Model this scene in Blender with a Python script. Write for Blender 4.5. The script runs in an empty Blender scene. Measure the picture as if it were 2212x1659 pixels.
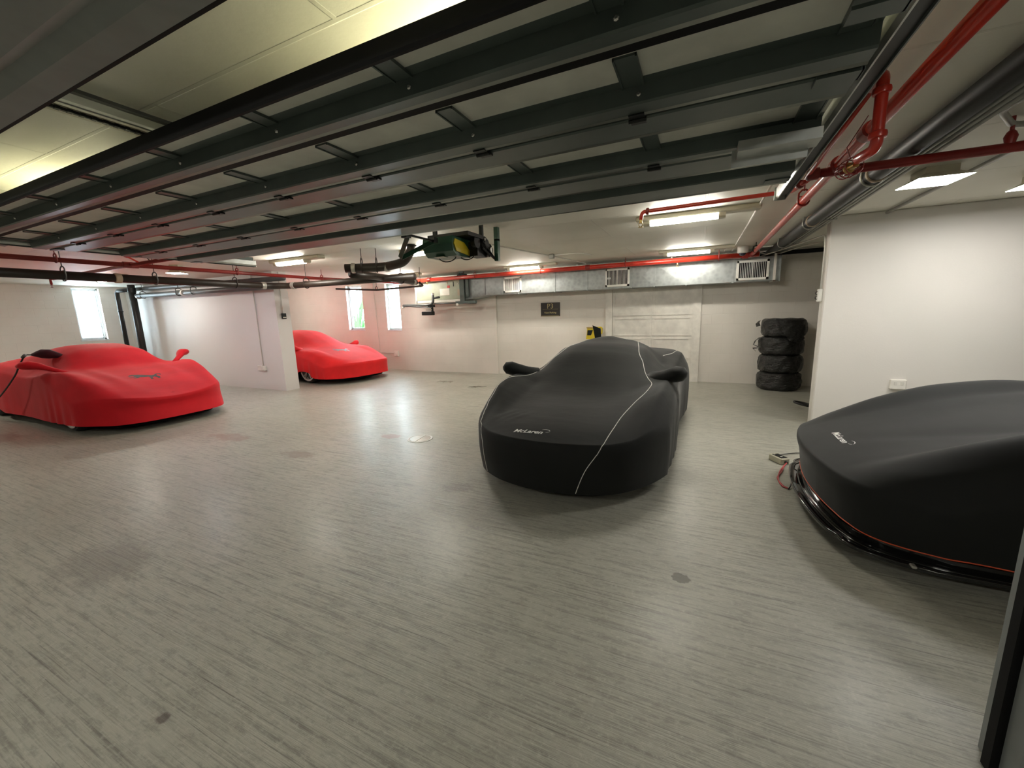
import bpy, math, random
from mathutils import Vector, Matrix
from mathutils.bvhtree import BVHTree
random.seed(7)
S = bpy.context.scene
COL = S.collection
PI = math.pi

# ------------------------------------------------------------------ camera
cam_d = bpy.data.cameras.new('camera')
cam_d.sensor_width = 36.0
cam_d.lens = 862.84 / 2212 * 36.0
cam_d.clip_start = 0.02
cam = bpy.data.objects.new('camera', cam_d)
COL.objects.link(cam)
RT = Vector((0.9060630, 0.4220654, -0.0301774))
DN = Vector((0.0472687, -0.1718284, -0.9839922))
FW = Vector((-0.4204944, 0.8901325, -0.1756378))
cam.matrix_world = Matrix(((RT.x, -DN.x, -FW.x, 0.0), (RT.y, -DN.y, -FW.y, 0.0), (RT.z, -DN.z, -FW.z, 1.6), (0, 0, 0, 1)))
S.camera = cam

# ------------------------------------------------------------------ daylight outside, exposure
world = bpy.data.worlds.new('daylight')
S.world = world
world.use_nodes = True
wb = world.node_tree.nodes['Background']
wb.inputs['Color'].default_value = (0.80, 0.92, 1.0, 1)
wb.inputs['Strength'].default_value = 14.0
S.view_settings.view_transform = 'Standard'
S.view_settings.look = 'None'
S.view_settings.gamma = 1.0
S.view_settings.use_curve_mapping = False
S.view_settings.exposure = 0.92
LAMP = 62.0            # radiance of the lit diffusers

# ------------------------------------------------------------------ materials
def lin(c):
    return tuple(((v / 255) / 12.92 if v <= 10 else (((v / 255) + 0.055) / 1.055) ** 2.4) for v in c)

class NT:
    def __init__(s, name):
        s.m = bpy.data.materials.new(name); s.m.use_nodes = True
        s.t = s.m.node_tree; s.n = s.t.nodes; s.b = s.n['Principled BSDF']
    def node(s, typ, **kw):
        nd = s.n.new(typ)
        for k, v in kw.items():
            if k.startswith('i_'):
                key = k[2:].replace('_', ' ')
                nd.inputs[key].default_value = v
            else: setattr(nd, k, v)
        return nd
    def link(s, a, b): s.t.links.new(a, b)
    def coord(s, scale=(1, 1, 1), rot=(0, 0, 0), kind='Object'):
        tc = s.node('ShaderNodeTexCoord'); mp = s.node('ShaderNodeMapping')
        mp.inputs['Scale'].default_value = scale; mp.inputs['Rotation'].default_value = rot
        s.link(tc.outputs[kind], mp.inputs['Vector']); return mp.outputs['Vector']
    def noise(s, vec, scale, detail=4, rough=0.55):
        nd = s.node('ShaderNodeTexNoise'); s.link(vec, nd.inputs['Vector'])
        nd.inputs['Scale'].default_value = scale; nd.inputs['Detail'].default_value = detail
        nd.inputs['Roughness'].default_value = rough; return nd.outputs['Fac']
    def ramp(s, fac, stops):
        nd = s.node('ShaderNodeValToRGB'); s.link(fac, nd.inputs['Fac'])
        e = nd.color_ramp.elements
        while len(e) > 1: e.remove(e[-1])
        e[0].position, e[0].color = stops[0][0], (*stops[0][1], 1)
        for p, c in stops[1:]:
            x = e.new(p); x.color = (*c, 1)
        return nd.outputs['Color']
    def mix(s, fac, a, b, mode='MIX'):
        nd = s.node('ShaderNodeMix', data_type='RGBA', blend_type=mode)
        if isinstance(fac, (int, float)): nd.inputs[0].default_value = fac
        else: s.link(fac, nd.inputs[0])
        for v, i in ((a, 6), (b, 7)):
            if isinstance(v, tuple): nd.inputs[i].default_value = (*v[:3], 1)
            else: s.link(v, nd.inputs[i])
        return nd.outputs[2]
    def math(s, op, a, b=0.0, clamp=False):
        nd = s.node('ShaderNodeMath', operation=op); nd.use_clamp = clamp
        for v, i in ((a, 0), (b, 1)):
            if isinstance(v, (int, float)): nd.inputs[i].default_value = v
            else: s.link(v, nd.inputs[i])
        return nd.outputs[0]
    def bump(s, h, strength, dist=0.01, normal=None):
        nd = s.node('ShaderNodeBump'); s.link(h, nd.inputs['Height'])
        nd.inputs['Strength'].default_value = strength; nd.inputs['Distance'].default_value = dist
        if normal is not None: s.link(normal, nd.inputs['Normal'])
        s.link(nd.outputs['Normal'], s.b.inputs['Normal']); return nd.outputs['Normal']

def plain(name, col, rough=0.5, metal=0.0, vary=0.10, nscale=6.0, bump=0.0, bscale=80.0, coat=0.0):
    m = NT(name); v = m.coord()
    n = m.noise(v, nscale)
    lo = tuple(max(0, c * (1 - vary)) for c in col); hi = tuple(min(1, c * (1 + vary)) for c in col)
    m.link(m.ramp(n, [(0.3, lo), (0.7, hi)]), m.b.inputs['Base Color'])
    m.b.inputs['Roughness'].default_value = rough; m.b.inputs['Metallic'].default_value = metal
    m.b.inputs['Coat Weight'].default_value = coat
    if bump: m.bump(m.noise(v, bscale), bump, 0.004)
    return m.m

def emitter(name, col, strength):
    m = NT(name)
    m.b.inputs['Base Color'].default_value = (0.9, 0.9, 0.88, 1)
    m.b.inputs['Emission Color'].default_value = (*col, 1)
    m.b.inputs['Emission Strength'].default_value = strength
    return m.m

def block_wall(name, axis):
    m = NT(name); v = m.coord()
    if axis == 'x': sep_rot = (PI / 2, 0, 0)
    else: sep_rot = (PI / 2, 0, PI / 2)
    tc = m.node('ShaderNodeTexCoord'); sp = m.node('ShaderNodeSeparateXYZ'); cb = m.node('ShaderNodeCombineXYZ')
    m.link(tc.outputs['Object'], sp.inputs[0])
    m.link(sp.outputs['X' if axis == 'x' else 'Y'], cb.inputs['X']); m.link(sp.outputs['Z'], cb.inputs['Y'])
    br = m.node('ShaderNodeTexBrick'); m.link(cb.outputs[0], br.inputs['Vector'])
    br.inputs['Scale'].default_value = 1.0; br.inputs['Brick Width'].default_value = 0.41; br.inputs['Row Height'].default_value = 0.205
    br.inputs['Mortar Size'].default_value = 0.006; br.inputs['Mortar Smooth'].default_value = 0.6
    n = m.noise(v, 1.3); f = m.noise(v, 60)
    base = m.ramp(n, [(0.3, (0.70, 0.66, 0.60)), (0.75, (0.78, 0.74, 0.68))])
    m.link(m.mix(m.math('MULTIPLY', br.outputs['Fac'], 0.10), base, (0.5, 0.46, 0.40)), m.b.inputs['Base Color'])
    h = m.math('SUBTRACT', m.math('MULTIPLY', f, 0.25), br.outputs['Fac'])
    m.bump(h, 0.35, 0.004); m.b.inputs['Roughness'].default_value = 0.55
    return m.m

def plaster(name, col):
    m = NT(name); v = m.coord()
    n = m.noise(v, 0.9); f = m.noise(v, 55, 3, 0.6)
    m.link(m.ramp(n, [(0.3, tuple(c * 0.96 for c in col)), (0.7, col)]), m.b.inputs['Base Color'])
    m.bump(f, 0.25, 0.004); m.b.inputs['Roughness'].default_value = 0.5
    return m.m

def ceiling_mat():
    m = NT('painted_concrete_ceiling'); v = m.coord()
    tc = m.node('ShaderNodeTexCoord'); br = m.node('ShaderNodeTexBrick'); m.link(tc.outputs['Object'], br.inputs['Vector'])
    br.inputs['Scale'].default_value = 1.0; br.inputs['Brick Width'].default_value = 2.44; br.inputs['Row Height'].default_value = 1.22
    br.inputs['Mortar Size'].default_value = 0.012; br.inputs['Mortar Smooth'].default_value = 0.3
    n = m.noise(v, 1.1); f = m.noise(v, 30)
    base = m.ramp(n, [(0.3, (0.74, 0.72, 0.63)), (0.75, (0.82, 0.80, 0.71))])
    m.link(m.mix(m.math('MULTIPLY', br.outputs['Fac'], 0.18), base, (0.42, 0.40, 0.33)), m.b.inputs['Base Color'])
    m.bump(m.math('ADD', m.math('MULTIPLY', f, 0.2), br.outputs['Fac']), 0.5, 0.01)
    m.b.inputs['Roughness'].default_value = 0.6
    return m.m

def floor_mat():
    m = NT('sealed_broomed_concrete')
    v = m.coord()
    streak = m.noise(m.coord((1.9, 34, 1)), 1.0, 7, 0.72)
    streak2 = m.noise(m.coord((1.3, 105, 1)), 1.0, 4, 0.6)
    patch = m.noise(v, 0.55, 5, 0.55); fine = m.noise(v, 38, 4, 0.7); mid = m.noise(v, 5.0, 4, 0.6)
    base = m.ramp(patch, [(0.25, (0.33, 0.325, 0.272)), (0.5, (0.40, 0.395, 0.332)), (0.8, (0.47, 0.463, 0.392))])
    base = m.mix(m.math('MULTIPLY', m.ramp(streak, [(0.30, (1, 1, 1)), (0.50, (0, 0, 0))]), m.math('MULTIPLY', m.noise(v, 1.1, 3), 1.35, True)), base, (0.125, 0.120, 0.10))
    base = m.mix(m.math('MULTIPLY', m.ramp(streak2, [(0.30, (1, 1, 1)), (0.44, (0, 0, 0))]), 0.75), base, (0.10, 0.097, 0.08))
    base = m.mix(m.math('MULTIPLY', m.ramp(m.noise(m.coord((9, 30, 1)), 1.0, 5, 0.7), [(0.36, (1, 1, 1)), (0.50, (0, 0, 0))]), 0.5), base, (0.19, 0.185, 0.155))
    base = m.mix(m.math('MULTIPLY', m.ramp(fine, [(0.52, (0, 0, 0)), (0.70, (1, 1, 1))]), 0.45), base, (0.55, 0.545, 0.47))
    tc = m.node('ShaderNodeTexCoord')
    def spot(x, y, r, sx, sy, col, amt, soft=0.5):
        mp = m.node('ShaderNodeMapping'); m.link(tc.outputs['Object'], mp.inputs['Vector'])
        mp.inputs['Location'].default_value = (-x * sx, -y * sy, 0); mp.inputs['Scale'].default_value = (sx, sy, 0)
        ln = m.node('ShaderNodeVectorMath', operation='LENGTH'); m.link(mp.outputs[0], ln.inputs[0])
        d = m.math('ADD', ln.outputs['Value'], m.math('MULTIPLY', m.math('SUBTRACT', mid, 0.5), r * 1.6))
        d = m.math('ADD', d, m.math('MULTIPLY', m.math('SUBTRACT', fine, 0.5), r * 0.8))
        k = m.ramp(m.math('DIVIDE', d, r * 2), [(0.5 - 0.5 * soft * 0.5, (1, 1, 1)), (0.5, (0, 0, 0))])
        return m.math('MULTIPLY', k, amt), col
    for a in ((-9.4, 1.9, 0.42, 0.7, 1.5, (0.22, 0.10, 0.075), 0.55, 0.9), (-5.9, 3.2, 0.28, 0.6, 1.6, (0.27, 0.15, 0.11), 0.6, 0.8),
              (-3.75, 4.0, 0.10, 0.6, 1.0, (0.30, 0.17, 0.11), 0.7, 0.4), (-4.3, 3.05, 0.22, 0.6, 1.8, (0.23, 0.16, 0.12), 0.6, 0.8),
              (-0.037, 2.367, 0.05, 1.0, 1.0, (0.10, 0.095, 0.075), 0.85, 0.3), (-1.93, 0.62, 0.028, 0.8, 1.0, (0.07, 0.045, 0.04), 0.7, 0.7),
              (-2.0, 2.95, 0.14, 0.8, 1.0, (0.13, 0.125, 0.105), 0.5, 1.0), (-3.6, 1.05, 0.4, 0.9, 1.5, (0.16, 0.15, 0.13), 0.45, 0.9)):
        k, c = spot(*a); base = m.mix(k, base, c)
    m.link(base, m.b.inputs['Base Color'])
    rr = m.math('ADD', m.math('MULTIPLY', m.noise(v, 1.6, 4, 0.6), 0.36), 0.13)
    rr = m.math('ADD', rr, m.math('MULTIPLY', fine, 0.12))
    m.link(rr, m.b.inputs['Roughness'])
    m.b.inputs['Specular IOR Level'].default_value = 0.55
    h = m.math('ADD', m.math('MULTIPLY', streak, 0.9), m.math('ADD', m.math('MULTIPLY', streak2, 0.5), m.math('MULTIPLY', mid, 0.7)))
    h = m.math('ADD', h, m.math('MULTIPLY', fine, 0.25))
    m.bump(h, 0.34, 0.012)
    m.b.inputs['Coat Weight'].default_value = 0.15; m.b.inputs['Coat Roughness'].default_value = 0.25
    return m.m

def cloth(name, col, sheen=0.3, vary=0.12):
    m = NT(name); v = m.coord()
    n = m.noise(v, 2.2, 3); f = m.noise(v, 260, 2); w = m.noise(m.coord((1, 2.5, 1)), 1.7, 3, 0.5)
    m.link(m.ramp(n, [(0.3, tuple(c * (1 - vary) for c in col)), (0.7, tuple(min(1, c * (1 + vary)) for c in col))]), m.b.inputs['Base Color'])
    m.b.inputs['Roughness'].default_value = 0.75; m.b.inputs['Sheen Weight'].default_value = sheen
    m.b.inputs['Sheen Roughness'].default_value = 0.4
    m.b.inputs['Specular IOR Level'].default_value = 0.3
    h = m.math('ADD', m.math('MULTIPLY', f, 0.03), w)
    m.bump(h, 0.12, 0.05)
    return m.m

def plastic_bag():
    m = NT('black_plastic_film'); v = m.coord()
    w = m.noise(m.coord((1, 1, 2.2)), 7.5, 5, 0.6); w2 = m.noise(v, 26, 3, 0.6)
    m.b.inputs['Base Color'].default_value = (0.014, 0.014, 0.013, 1)
    m.b.inputs['Roughness'].default_value = 0.27
    m.bump(m.math('ADD', w, m.math('MULTIPLY', w2, 0.25)), 0.9, 0.06)
    return m.m

def glass_mat():
    m = bpy.data.materials.new('window_glass'); m.use_nodes = True
    t = m.node_tree; t.nodes.clear()
    o = t.nodes.new('ShaderNodeOutputMaterial'); mx = t.nodes.new('ShaderNodeMixShader')
    tr = t.nodes.new('ShaderNodeBsdfTransparent'); gl = t.nodes.new('ShaderNodeBsdfGlossy'); fr = t.nodes.new('ShaderNodeFresnel')
    tr.inputs['Color'].default_value = (0.93, 0.97, 0.98, 1); gl.inputs['Roughness'].default_value = 0.02
    gm = t.nodes.new('ShaderNodeNewGeometry'); sb = t.nodes.new('ShaderNodeMath'); sb.operation = 'SUBTRACT'; sb.use_clamp = True
    t.links.new(fr.outputs[0], sb.inputs[0]); t.links.new(gm.outputs['Backfacing'], sb.inputs[1]); t.links.new(sb.outputs[0], mx.inputs[0]); t.links.new(tr.outputs[0], mx.inputs[1]); t.links.new(gl.outputs[0], mx.inputs[2])
    t.links.new(mx.outputs[0], o.inputs['Surface']); return m

def galvanized(name, col, rough):
    m = NT(name); v = m.coord()
    vo = m.node('ShaderNodeTexVoronoi'); m.link(v, vo.inputs['Vector']); vo.inputs['Scale'].default_value = 14
    n = m.noise(v, 2.5)
    k = m.math('ADD', m.math('MULTIPLY', vo.outputs['Distance'], 0.5), m.math('MULTIPLY', n, 0.6))
    m.link(m.ramp(k, [(0.25, tuple(c * 0.8 for c in col)), (0.75, tuple(min(1, c * 1.15) for c in col))]), m.b.inputs['Base Color'])
    m.b.inputs['Metallic'].default_value = 0.6; m.b.inputs['Roughness'].default_value = rough
    m.bump(n, 0.15, 0.02)
    return m.m

M = dict(
    floor=floor_mat(), ceiling=ceiling_mat(), wall_x=block_wall('painted_block_wall_x', 'x'), wall_y=block_wall('painted_block_wall_y', 'y'),
    plaster=plaster('white_wall_plaster', (0.76, 0.73, 0.68)), plaster_cool=plaster('white_partition_plaster', (0.74, 0.72, 0.70)),
    dim=plaster('grey_concrete_wall', (0.34, 0.34, 0.33)), header=plain('grey_painted_header', (0.21, 0.225, 0.22), 0.5),
    white=plain('white_paint', (0.77, 0.74, 0.68), 0.5), trim=plain('white_trim', (0.66, 0.64, 0.58), 0.5),
    wframe=plain('white_window_frame', (0.75, 0.80, 0.82), 0.35), glass=glass_mat(),
    panel=plain('door_panel_backing', (0.62, 0.63, 0.57), 0.55), strut=plain('grey_green_steel', (0.085, 0.108, 0.100), 0.38, 0.25, 0.15, 4),
    lip=plain('highlight_flange_steel', (0.30, 0.31, 0.28), 0.32, 0.7), rubber=plain('black_rubber', (0.008, 0.008, 0.008), 0.6),
    railsteel=plain('pale_rail_steel', (0.62, 0.64, 0.60), 0.35, 0.25), steel=galvanized('galvanized_track_steel', (0.50, 0.52, 0.50), 0.35), duct=galvanized('duct_sheet_metal', (0.36, 0.385, 0.385), 0.5),
    darksteel=plain('dark_steel', (0.018, 0.020, 0.019), 0.4, 0.5), greysteel=plain('grey_conduit_steel', (0.34, 0.34, 0.31), 0.4, 0.3),
    red=plain('red_pipe_paint', (0.56, 0.035, 0.018), 0.30, 0, 0.18, 3, coat=0.3), redd=plain('dark_red_pipe_paint', (0.24, 0.018, 0.014), 0.38, 0, 0.2, 3),
    brown=plain('brown_cast_iron', (0.022, 0.014, 0.010), 0.45, 0, 0.3, 5, 0.1), blackpipe=plain('black_pipe_insulation', (0.016, 0.015, 0.014), 0.5, 0, 0.2, 4, 0.1),
    greypipe=plain('grey_plastic_pipe', (0.10, 0.105, 0.105), 0.4, 0, 0.15, 3), collar=galvanized('pipe_coupling_band', (0.45, 0.44, 0.40), 0.4),
    beigeband=plain('beige_tape_band', (0.42, 0.34, 0.24), 0.6),
    black_cloth=cloth('black_stretch_cover', (0.0074, 0.0085, 0.0076), 0.16), red_cloth=cloth('red_stretch_cover', (0.60, 0.006, 0.014), 0.10),
    red_cloth2=cloth('bright_red_stretch_cover', (0.72, 0.014, 0.016), 0.10),
    pip_white=plain('white_piping', (0.72, 0.71, 0.66), 0.5), pip_orange=plain('orange_piping', (0.55, 0.075, 0.02), 0.5),
    print_white=plain('white_print', (0.75, 0.75, 0.72), 0.5), print_black=plain('black_print', (0.02, 0.012, 0.01), 0.6), print_grey=plain('grey_print', (0.20, 0.10, 0.11), 0.4),
    gloss=plain('gloss_black_bodywork', (0.006, 0.006, 0.006), 0.12, coat=0.6), under=plain('underbody_shade_black', (0.004, 0.004, 0.004), 0.8),
    tire=plain('tire_rubber', (0.012, 0.012, 0.012), 0.65), alloy=plain('silver_alloy', (0.60, 0.60, 0.58), 0.25, 0.9), bag=plastic_bag(),
    lens=emitter('lit_diffuser', (1.0, 0.95, 0.84), LAMP), lens_back=emitter('lit_back_diffuser', (1.0, 0.95, 0.84), LAMP * 0.7), lens_warm=emitter('lit_warm_diffuser', (1.0, 0.94, 0.66), LAMP * 0.6), lens_fill=emitter('lit_fill_diffuser', (1.0, 0.97, 0.88), LAMP * 0.75), lens_sq=emitter('lit_square_diffuser', (1.0, 0.97, 0.92), LAMP * 0.62), lens_cool=emitter('lit_cool_diffuser', (0.92, 0.92, 1.0), LAMP),
    fixture=plain('cream_fixture_plastic', (0.62, 0.58, 0.46), 0.4), green=plain('green_enamel', (0.022, 0.080, 0.050), 0.35, 0.1),
    yellow=plain('yellow_enamel', (0.66, 0.50, 0.02), 0.4), cab=plain('sage_green_cabinet', (0.34, 0.36, 0.27), 0.5), sign=plain('dark_brown_sign', (0.020, 0.014, 0.010), 0.35),
    gold=plain('gold_lettering', (0.50, 0.42, 0.20), 0.4, 0.4), paper=plain('paper_label', (0.70, 0.68, 0.60), 0.6), redlabel=plain('red_label', (0.55, 0.05, 0.04), 0.5),
    hole_shade=plain('hole_shade_black', (0.006, 0.006, 0.006), 0.9), chain=plain('oily_chain', (0.012, 0.012, 0.012), 0.45, 0.6),
    beige=plain('beige_plastic', (0.50, 0.48, 0.36), 0.4), wire_red=plain('red_wire', (0.40, 0.05, 0.05), 0.5), wire_black=plain('black_wire', (0.012, 0.011, 0.010), 0.5),
    brass=plain('brass', (0.60, 0.42, 0.16), 0.3, 0.9), leaf=plain('green_leaf', (0.09, 0.30, 0.07), 0.5), soil=plain('garden_soil', (0.30, 0.32, 0.26), 0.9),
    dome=plain('smoked_dome', (0.03, 0.03, 0.045), 0.08), drain=plain('worn_drain_metal', (0.24, 0.22, 0.18), 0.35, 0.5), shine=plain('white_plastic', (0.8, 0.79, 0.74), 0.4),
    maroon=cloth('maroon_wrap', (0.05, 0.004, 0.010), 0.15),
)

# ------------------------------------------------------------------ mesh helpers
def frame_of(d, ref=None):
    d = d.normalized()
    up = Vector((0, 0, 1)) if abs(d.z) < 0.95 else Vector((0, 1, 0))
    if ref is not None: up = ref
    a = d.cross(up).normalized(); b = a.cross(d).normalized()
    return a, b

class MB:
    def __init__(s): s.v = []; s.f = []
    def add(s, vs, fs):
        o = len(s.v); s.v += [tuple(p) for p in vs]; s.f += [tuple(i + o for i in f) for f in fs]; return s
    def box(s, lo, hi):
        x0, y0, z0 = lo; x1, y1, z1 = hi
        return s.add([(x0, y0, z0), (x1, y0, z0), (x1, y1, z0), (x0, y1, z0), (x0, y0, z1), (x1, y0, z1), (x1, y1, z1), (x0, y1, z1)],
                     [(0, 3, 2, 1), (4, 5, 6, 7), (0, 1, 5, 4), (1, 2, 6, 5), (2, 3, 7, 6), (3, 0, 4, 7)])
    def cbox(s, c, size, rz=0.0, tilt=None):
        R = Matrix.Rotation(rz, 3, 'Z')
        if tilt is not None: R = R @ tilt
        h = [q / 2 for q in size]; vs = []
        for dz in (-1, 1):
            for dx, dy in ((-1, -1), (1, -1), (1, 1), (-1, 1)):
                vs.append(Vector(c) + R @ Vector((dx * h[0], dy * h[1], dz * h[2])))
        return s.add(vs, [(0, 3, 2, 1), (4, 5, 6, 7), (0, 1, 5, 4), (1, 2, 6, 5), (2, 3, 7, 6), (3, 0, 4, 7)])
    def bevbox(s, lo, hi, b):
        # box with chamfered edges all round
        lo = Vector(lo); hi = Vector(hi); vs = []; idx = {}
        for cx in (0, 1):
            for cy in (0, 1):
                for cz in (0, 1):
                    c = Vector((hi.x if cx else lo.x, hi.y if cy else lo.y, hi.z if cz else lo.z))
                    sg = Vector((-1 if cx else 1, -1 if cy else 1, -1 if cz else 1))
                    for ax in range(3):
                        p = c.copy()
                        for k in range(3):
                            if k != ax: p[k] += sg[k] * b
                        idx[(cx, cy, cz, ax)] = len(vs); vs.append(p)
        F = []
        def q(*k): F.append(tuple(idx[i] for i in k))
        for a in (0, 1):
            q((a, 0, 0, 0), (a, 1, 0, 0), (a, 1, 1, 0), (a, 0, 1, 0)); q((0, a, 0, 1), (1, a, 0, 1), (1, a, 1, 1), (0, a, 1, 1)); q((0, 0, a, 2), (1, 0, a, 2), (1, 1, a, 2), (0, 1, a, 2))
            for c in (0, 1):
                q((a, c, 0, 0), (a, c, 1, 0), (a, c, 1, 1), (a, c, 0, 1)); q((a, 0, c, 0), (a, 1, c, 0), (a, 1, c, 2), (a, 0, c, 2)); q((0, a, c, 1), (1, a, c, 1), (1, a, c, 2), (0, a, c, 2))
                for e in (0, 1): q((a, c, e, 0), (a, c, e, 1), (a, c, e, 2))
        return s.add(vs, F)
    def tube(s, path, r, n=12, closed=False, caps=True, squash=1.0):
        P = [Vector(p) for p in path]; N = len(P)
        rs = r if isinstance(r, (list, tuple)) else [r] * N
        up = None; vs = []
        for i in range(N):
            if closed: d = (P[(i + 1) % N] - P[i - 1])
            else: d = (P[min(i + 1, N - 1)] - P[max(i - 1, 0)])
            if d.length < 1e-9: d = Vector((0, 0, 1))
            d.normalize()
            if up is None: a, b = frame_of(d)
            else:
                a = d.cross(up); 
                if a.length < 1e-6: a, _ = frame_of(d)
                a.normalize(); b = a.cross(d).normalized()
            up = b
            for k in range(n):
                t = 2 * PI * k / n
                vs.append(P[i] + a * math.cos(t) * rs[i] + b * math.sin(t) * rs[i] * squash)
        fs = []
        for i in range(N if closed else N - 1):
            j = (i + 1) % N
            for k in range(n):
                l = (k + 1) % n
                fs.append((i * n + k, i * n + l, j * n + l, j * n + k))
        if caps and not closed:
            fs.append(tuple(range(n - 1, -1, -1))); fs.append(tuple((N - 1) * n + k for k in range(n)))
        return s.add(vs, fs)
    def lathe(s, prof, c, axis, n=24):
        # prof: list of (radius, distance along axis)
        axis = Vector(axis).normalized(); a, b = frame_of(axis); c = Vector(c); vs = []
        for r, h in prof:
            for k in range(n):
                t = 2 * PI * k / n; vs.append(c + axis * h + a * math.cos(t) * r + b * math.sin(t) * r)
        fs = []
        for i in range(len(prof) - 1):
            for k in range(n):
                l = (k + 1) % n; fs.append((i * n + k, i * n + l, (i + 1) * n + l, (i + 1) * n + k))
        fs.append(tuple(range(n - 1, -1, -1))); fs.append(tuple((len(prof) - 1) * n + k for k in range(n)))
        return s.add(vs, fs)
    def prism(s, poly, p, u, v, w, h0, h1):
        # poly in the (u,v) plane at p, extruded along w from h0 to h1
        p, u, v, w = (Vector(q) for q in (p, u, v, w)); n = len(poly)
        vs = [p + u * a + v * b + w * h0 for a, b in poly] + [p + u * a + v * b + w * h1 for a, b in poly]
        fs = [tuple(range(n - 1, -1, -1)), tuple(range(n, 2 * n))] + [(i, (i + 1) % n, n + (i + 1) % n, n + i) for i in range(n)]
        return s.add(vs, fs)
    def strip(s, prof, x0, x1):
        # open profile of (y, z), swept along X
        n = len(prof)
        return s.add([(x0, y, z) for y, z in prof] + [(x1, y, z) for y, z in prof], [(i, i + 1, n + i + 1, n + i) for i in range(n - 1)])
    def build(s, name, mat, parent=None, smooth=False, label=None, local=False):
        me = bpy.data.meshes.new(name)
        vs = s.v
        if parent is not None and not local:
            inv = WM(parent).inverted(); vs = [inv @ Vector(p) for p in vs]
        me.from_pydata([tuple(p) for p in vs], [], s.f); me.update()
        me.materials.append(M[mat] if isinstance(mat, str) else mat)
        import bmesh
        bm = bmesh.new(); bm.from_mesh(me); bmesh.ops.recalc_face_normals(bm, faces=bm.faces)
        bm.to_mesh(me); bm.free()
        if smooth:
            me.polygons.foreach_set('use_smooth', [True] * len(me.polygons))
            if smooth is not True: 
                try: me.set_sharp_from_angle(angle=smooth)
                except Exception: pass
        o = bpy.data.objects.new(name, me); COL.objects.link(o)
        if parent is not None: o.parent = parent
        if label: o['label'] = label
        return o

AUTO = math.radians(40)
def WM(o):
    m = Matrix.LocRotScale(o.location, o.rotation_euler, o.scale)
    return WM(o.parent) @ m if o.parent else m

def tag(o, label, cat, group=None, kind=None):
    o['label'] = label; o['category'] = cat
    if group: o['group'] = group
    if kind: o['kind'] = kind
    return o
for k_ in ('rubber', 'under'): M[k_].node_tree.nodes['Principled BSDF'].inputs['Specular IOR Level'].default_value = 0.12
def thing(name, loc, label, cat, group=None, rz=0.0):
    o = bpy.data.objects.new(name, None); COL.objects.link(o)
    o.empty_display_size = 0.1
    o.location = loc; o.rotation_euler = (0, 0, rz)
    return tag(o, label, cat, group)
def struct(name, mb, mat, parent=None, smooth=False):
    o = mb.build(name, mat, parent, smooth)
    if parent is None: o['kind'] = 'structure'
    return o
def copy_tree(o, parent=None):
    c = o.copy(); COL.objects.link(c)
    if parent is not None: c.parent = parent
    for ch in list(o.children): copy_tree(ch, c)
    return c
def bend(pts, rad, n=6):
    # polyline with rounded corners
    P = [Vector(p) for p in pts]; out = [P[0]]
    for i in range(1, len(P) - 1):
        a, b, c = P[i - 1], P[i], P[i + 1]
        d1 = (a - b); d2 = (c - b); r = min(rad, d1.length * 0.49, d2.length * 0.49)
        p0 = b + d1.normalized() * r; p1 = b + d2.normalized() * r
        for k in range(n + 1):
            t = k / n; out.append(p0 * (1 - t) ** 2 + b * 2 * t * (1 - t) + p1 * t * t)
    out.append(P[-1]); return out
def arc(c, r, a0, a1, u, v, n=16):
    c, u, v = Vector(c), Vector(u), Vector(v)
    return [c + u * math.cos(a0 + (a1 - a0) * i / n) * r + v * math.sin(a0 + (a1 - a0) * i / n) * r for i in range(n + 1)]
X, Y, Z = Vector((1, 0, 0)), Vector((0, 1, 0)), Vector((0, 0, 1))

def text_mesh(txt, size, shear=0.0, bold=0.0):
    cu = bpy.data.curves.new('lettering', 'FONT'); cu.body = txt; cu.size = size; cu.shear = shear; cu.offset = bold
    cu.align_x = 'CENTER'; cu.align_y = 'CENTER'; cu.resolution_u = 3
    o = bpy.data.objects.new('lettering', cu); COL.objects.link(o)
    dg = bpy.context.evaluated_depsgraph_get(); dg.update()
    me = o.evaluated_get(dg).to_mesh()
    vs = [tuple(v.co) for v in me.vertices]; fs = [tuple(p.vertices) for p in me.polygons]
    o.evaluated_get(dg).to_mesh_clear(); bpy.data.objects.remove(o); bpy.data.curves.remove(cu)
    return vs, fs

# ------------------------------------------------------------------ the room
H = 2.64; XL = -14.93; XR = 6.0; YB = 9.46; YF = -3.0
struct('floor', MB().box((XL - 0.2, YF, -0.2), (XR + 0.2, YB + 0.2, 0)), 'floor')
struct('ceiling', MB().box((XL - 0.2, YF, H), (XR + 0.2, YB + 0.2, H + 0.25)), 'ceiling')

def holed_wall(axis, at, thick, a0, a1, holes, z0=0.0, z1=H):
    mb = MB(); cuts = [a0]
    def put(p, q, lo, hi):
        if axis == 'x': mb.box((p, at, lo), (q, at + thick, hi))
        else: mb.box((at - thick, p, lo), (at, q, hi))
    cur = a0
    for h0, h1, zl, zh in sorted(holes):
        put(cur, h0, z0, z1); put(h0, h1, z0, zl); put(h0, h1, zh, z1); cur = h1
    put(cur, a1, z0, z1); return mb
W2 = (-10.14, -9.48, 1.22, 2.57); W3 = (-8.56, -7.95, 1.20, 2.55); W1 = (4.84, 5.38, 1.22, 2.58)
struct('wall_back', holed_wall('x', YB, 0.2, XL, XR, [W2, W3]), 'wall_x')
struct('wall_left', holed_wall('y', XL, 0.2, YF, YB + 0.2, [W1]), 'wall_y')
struct('wall_right', MB().box((XR, YF, 0), (XR + 0.2, YB, H)), 'plaster')
struct('wall_front', MB().box((XL, YF - 0.2, 0), (XR, YF, H)), 'dim')
struct('wall_partition', MB().box((XL, 5.94, 0), (-8.72, 6.23, H)).box((-8.73, 5.91, 0), (-8.47, 6.24, H)), 'plaster_cool')
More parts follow.
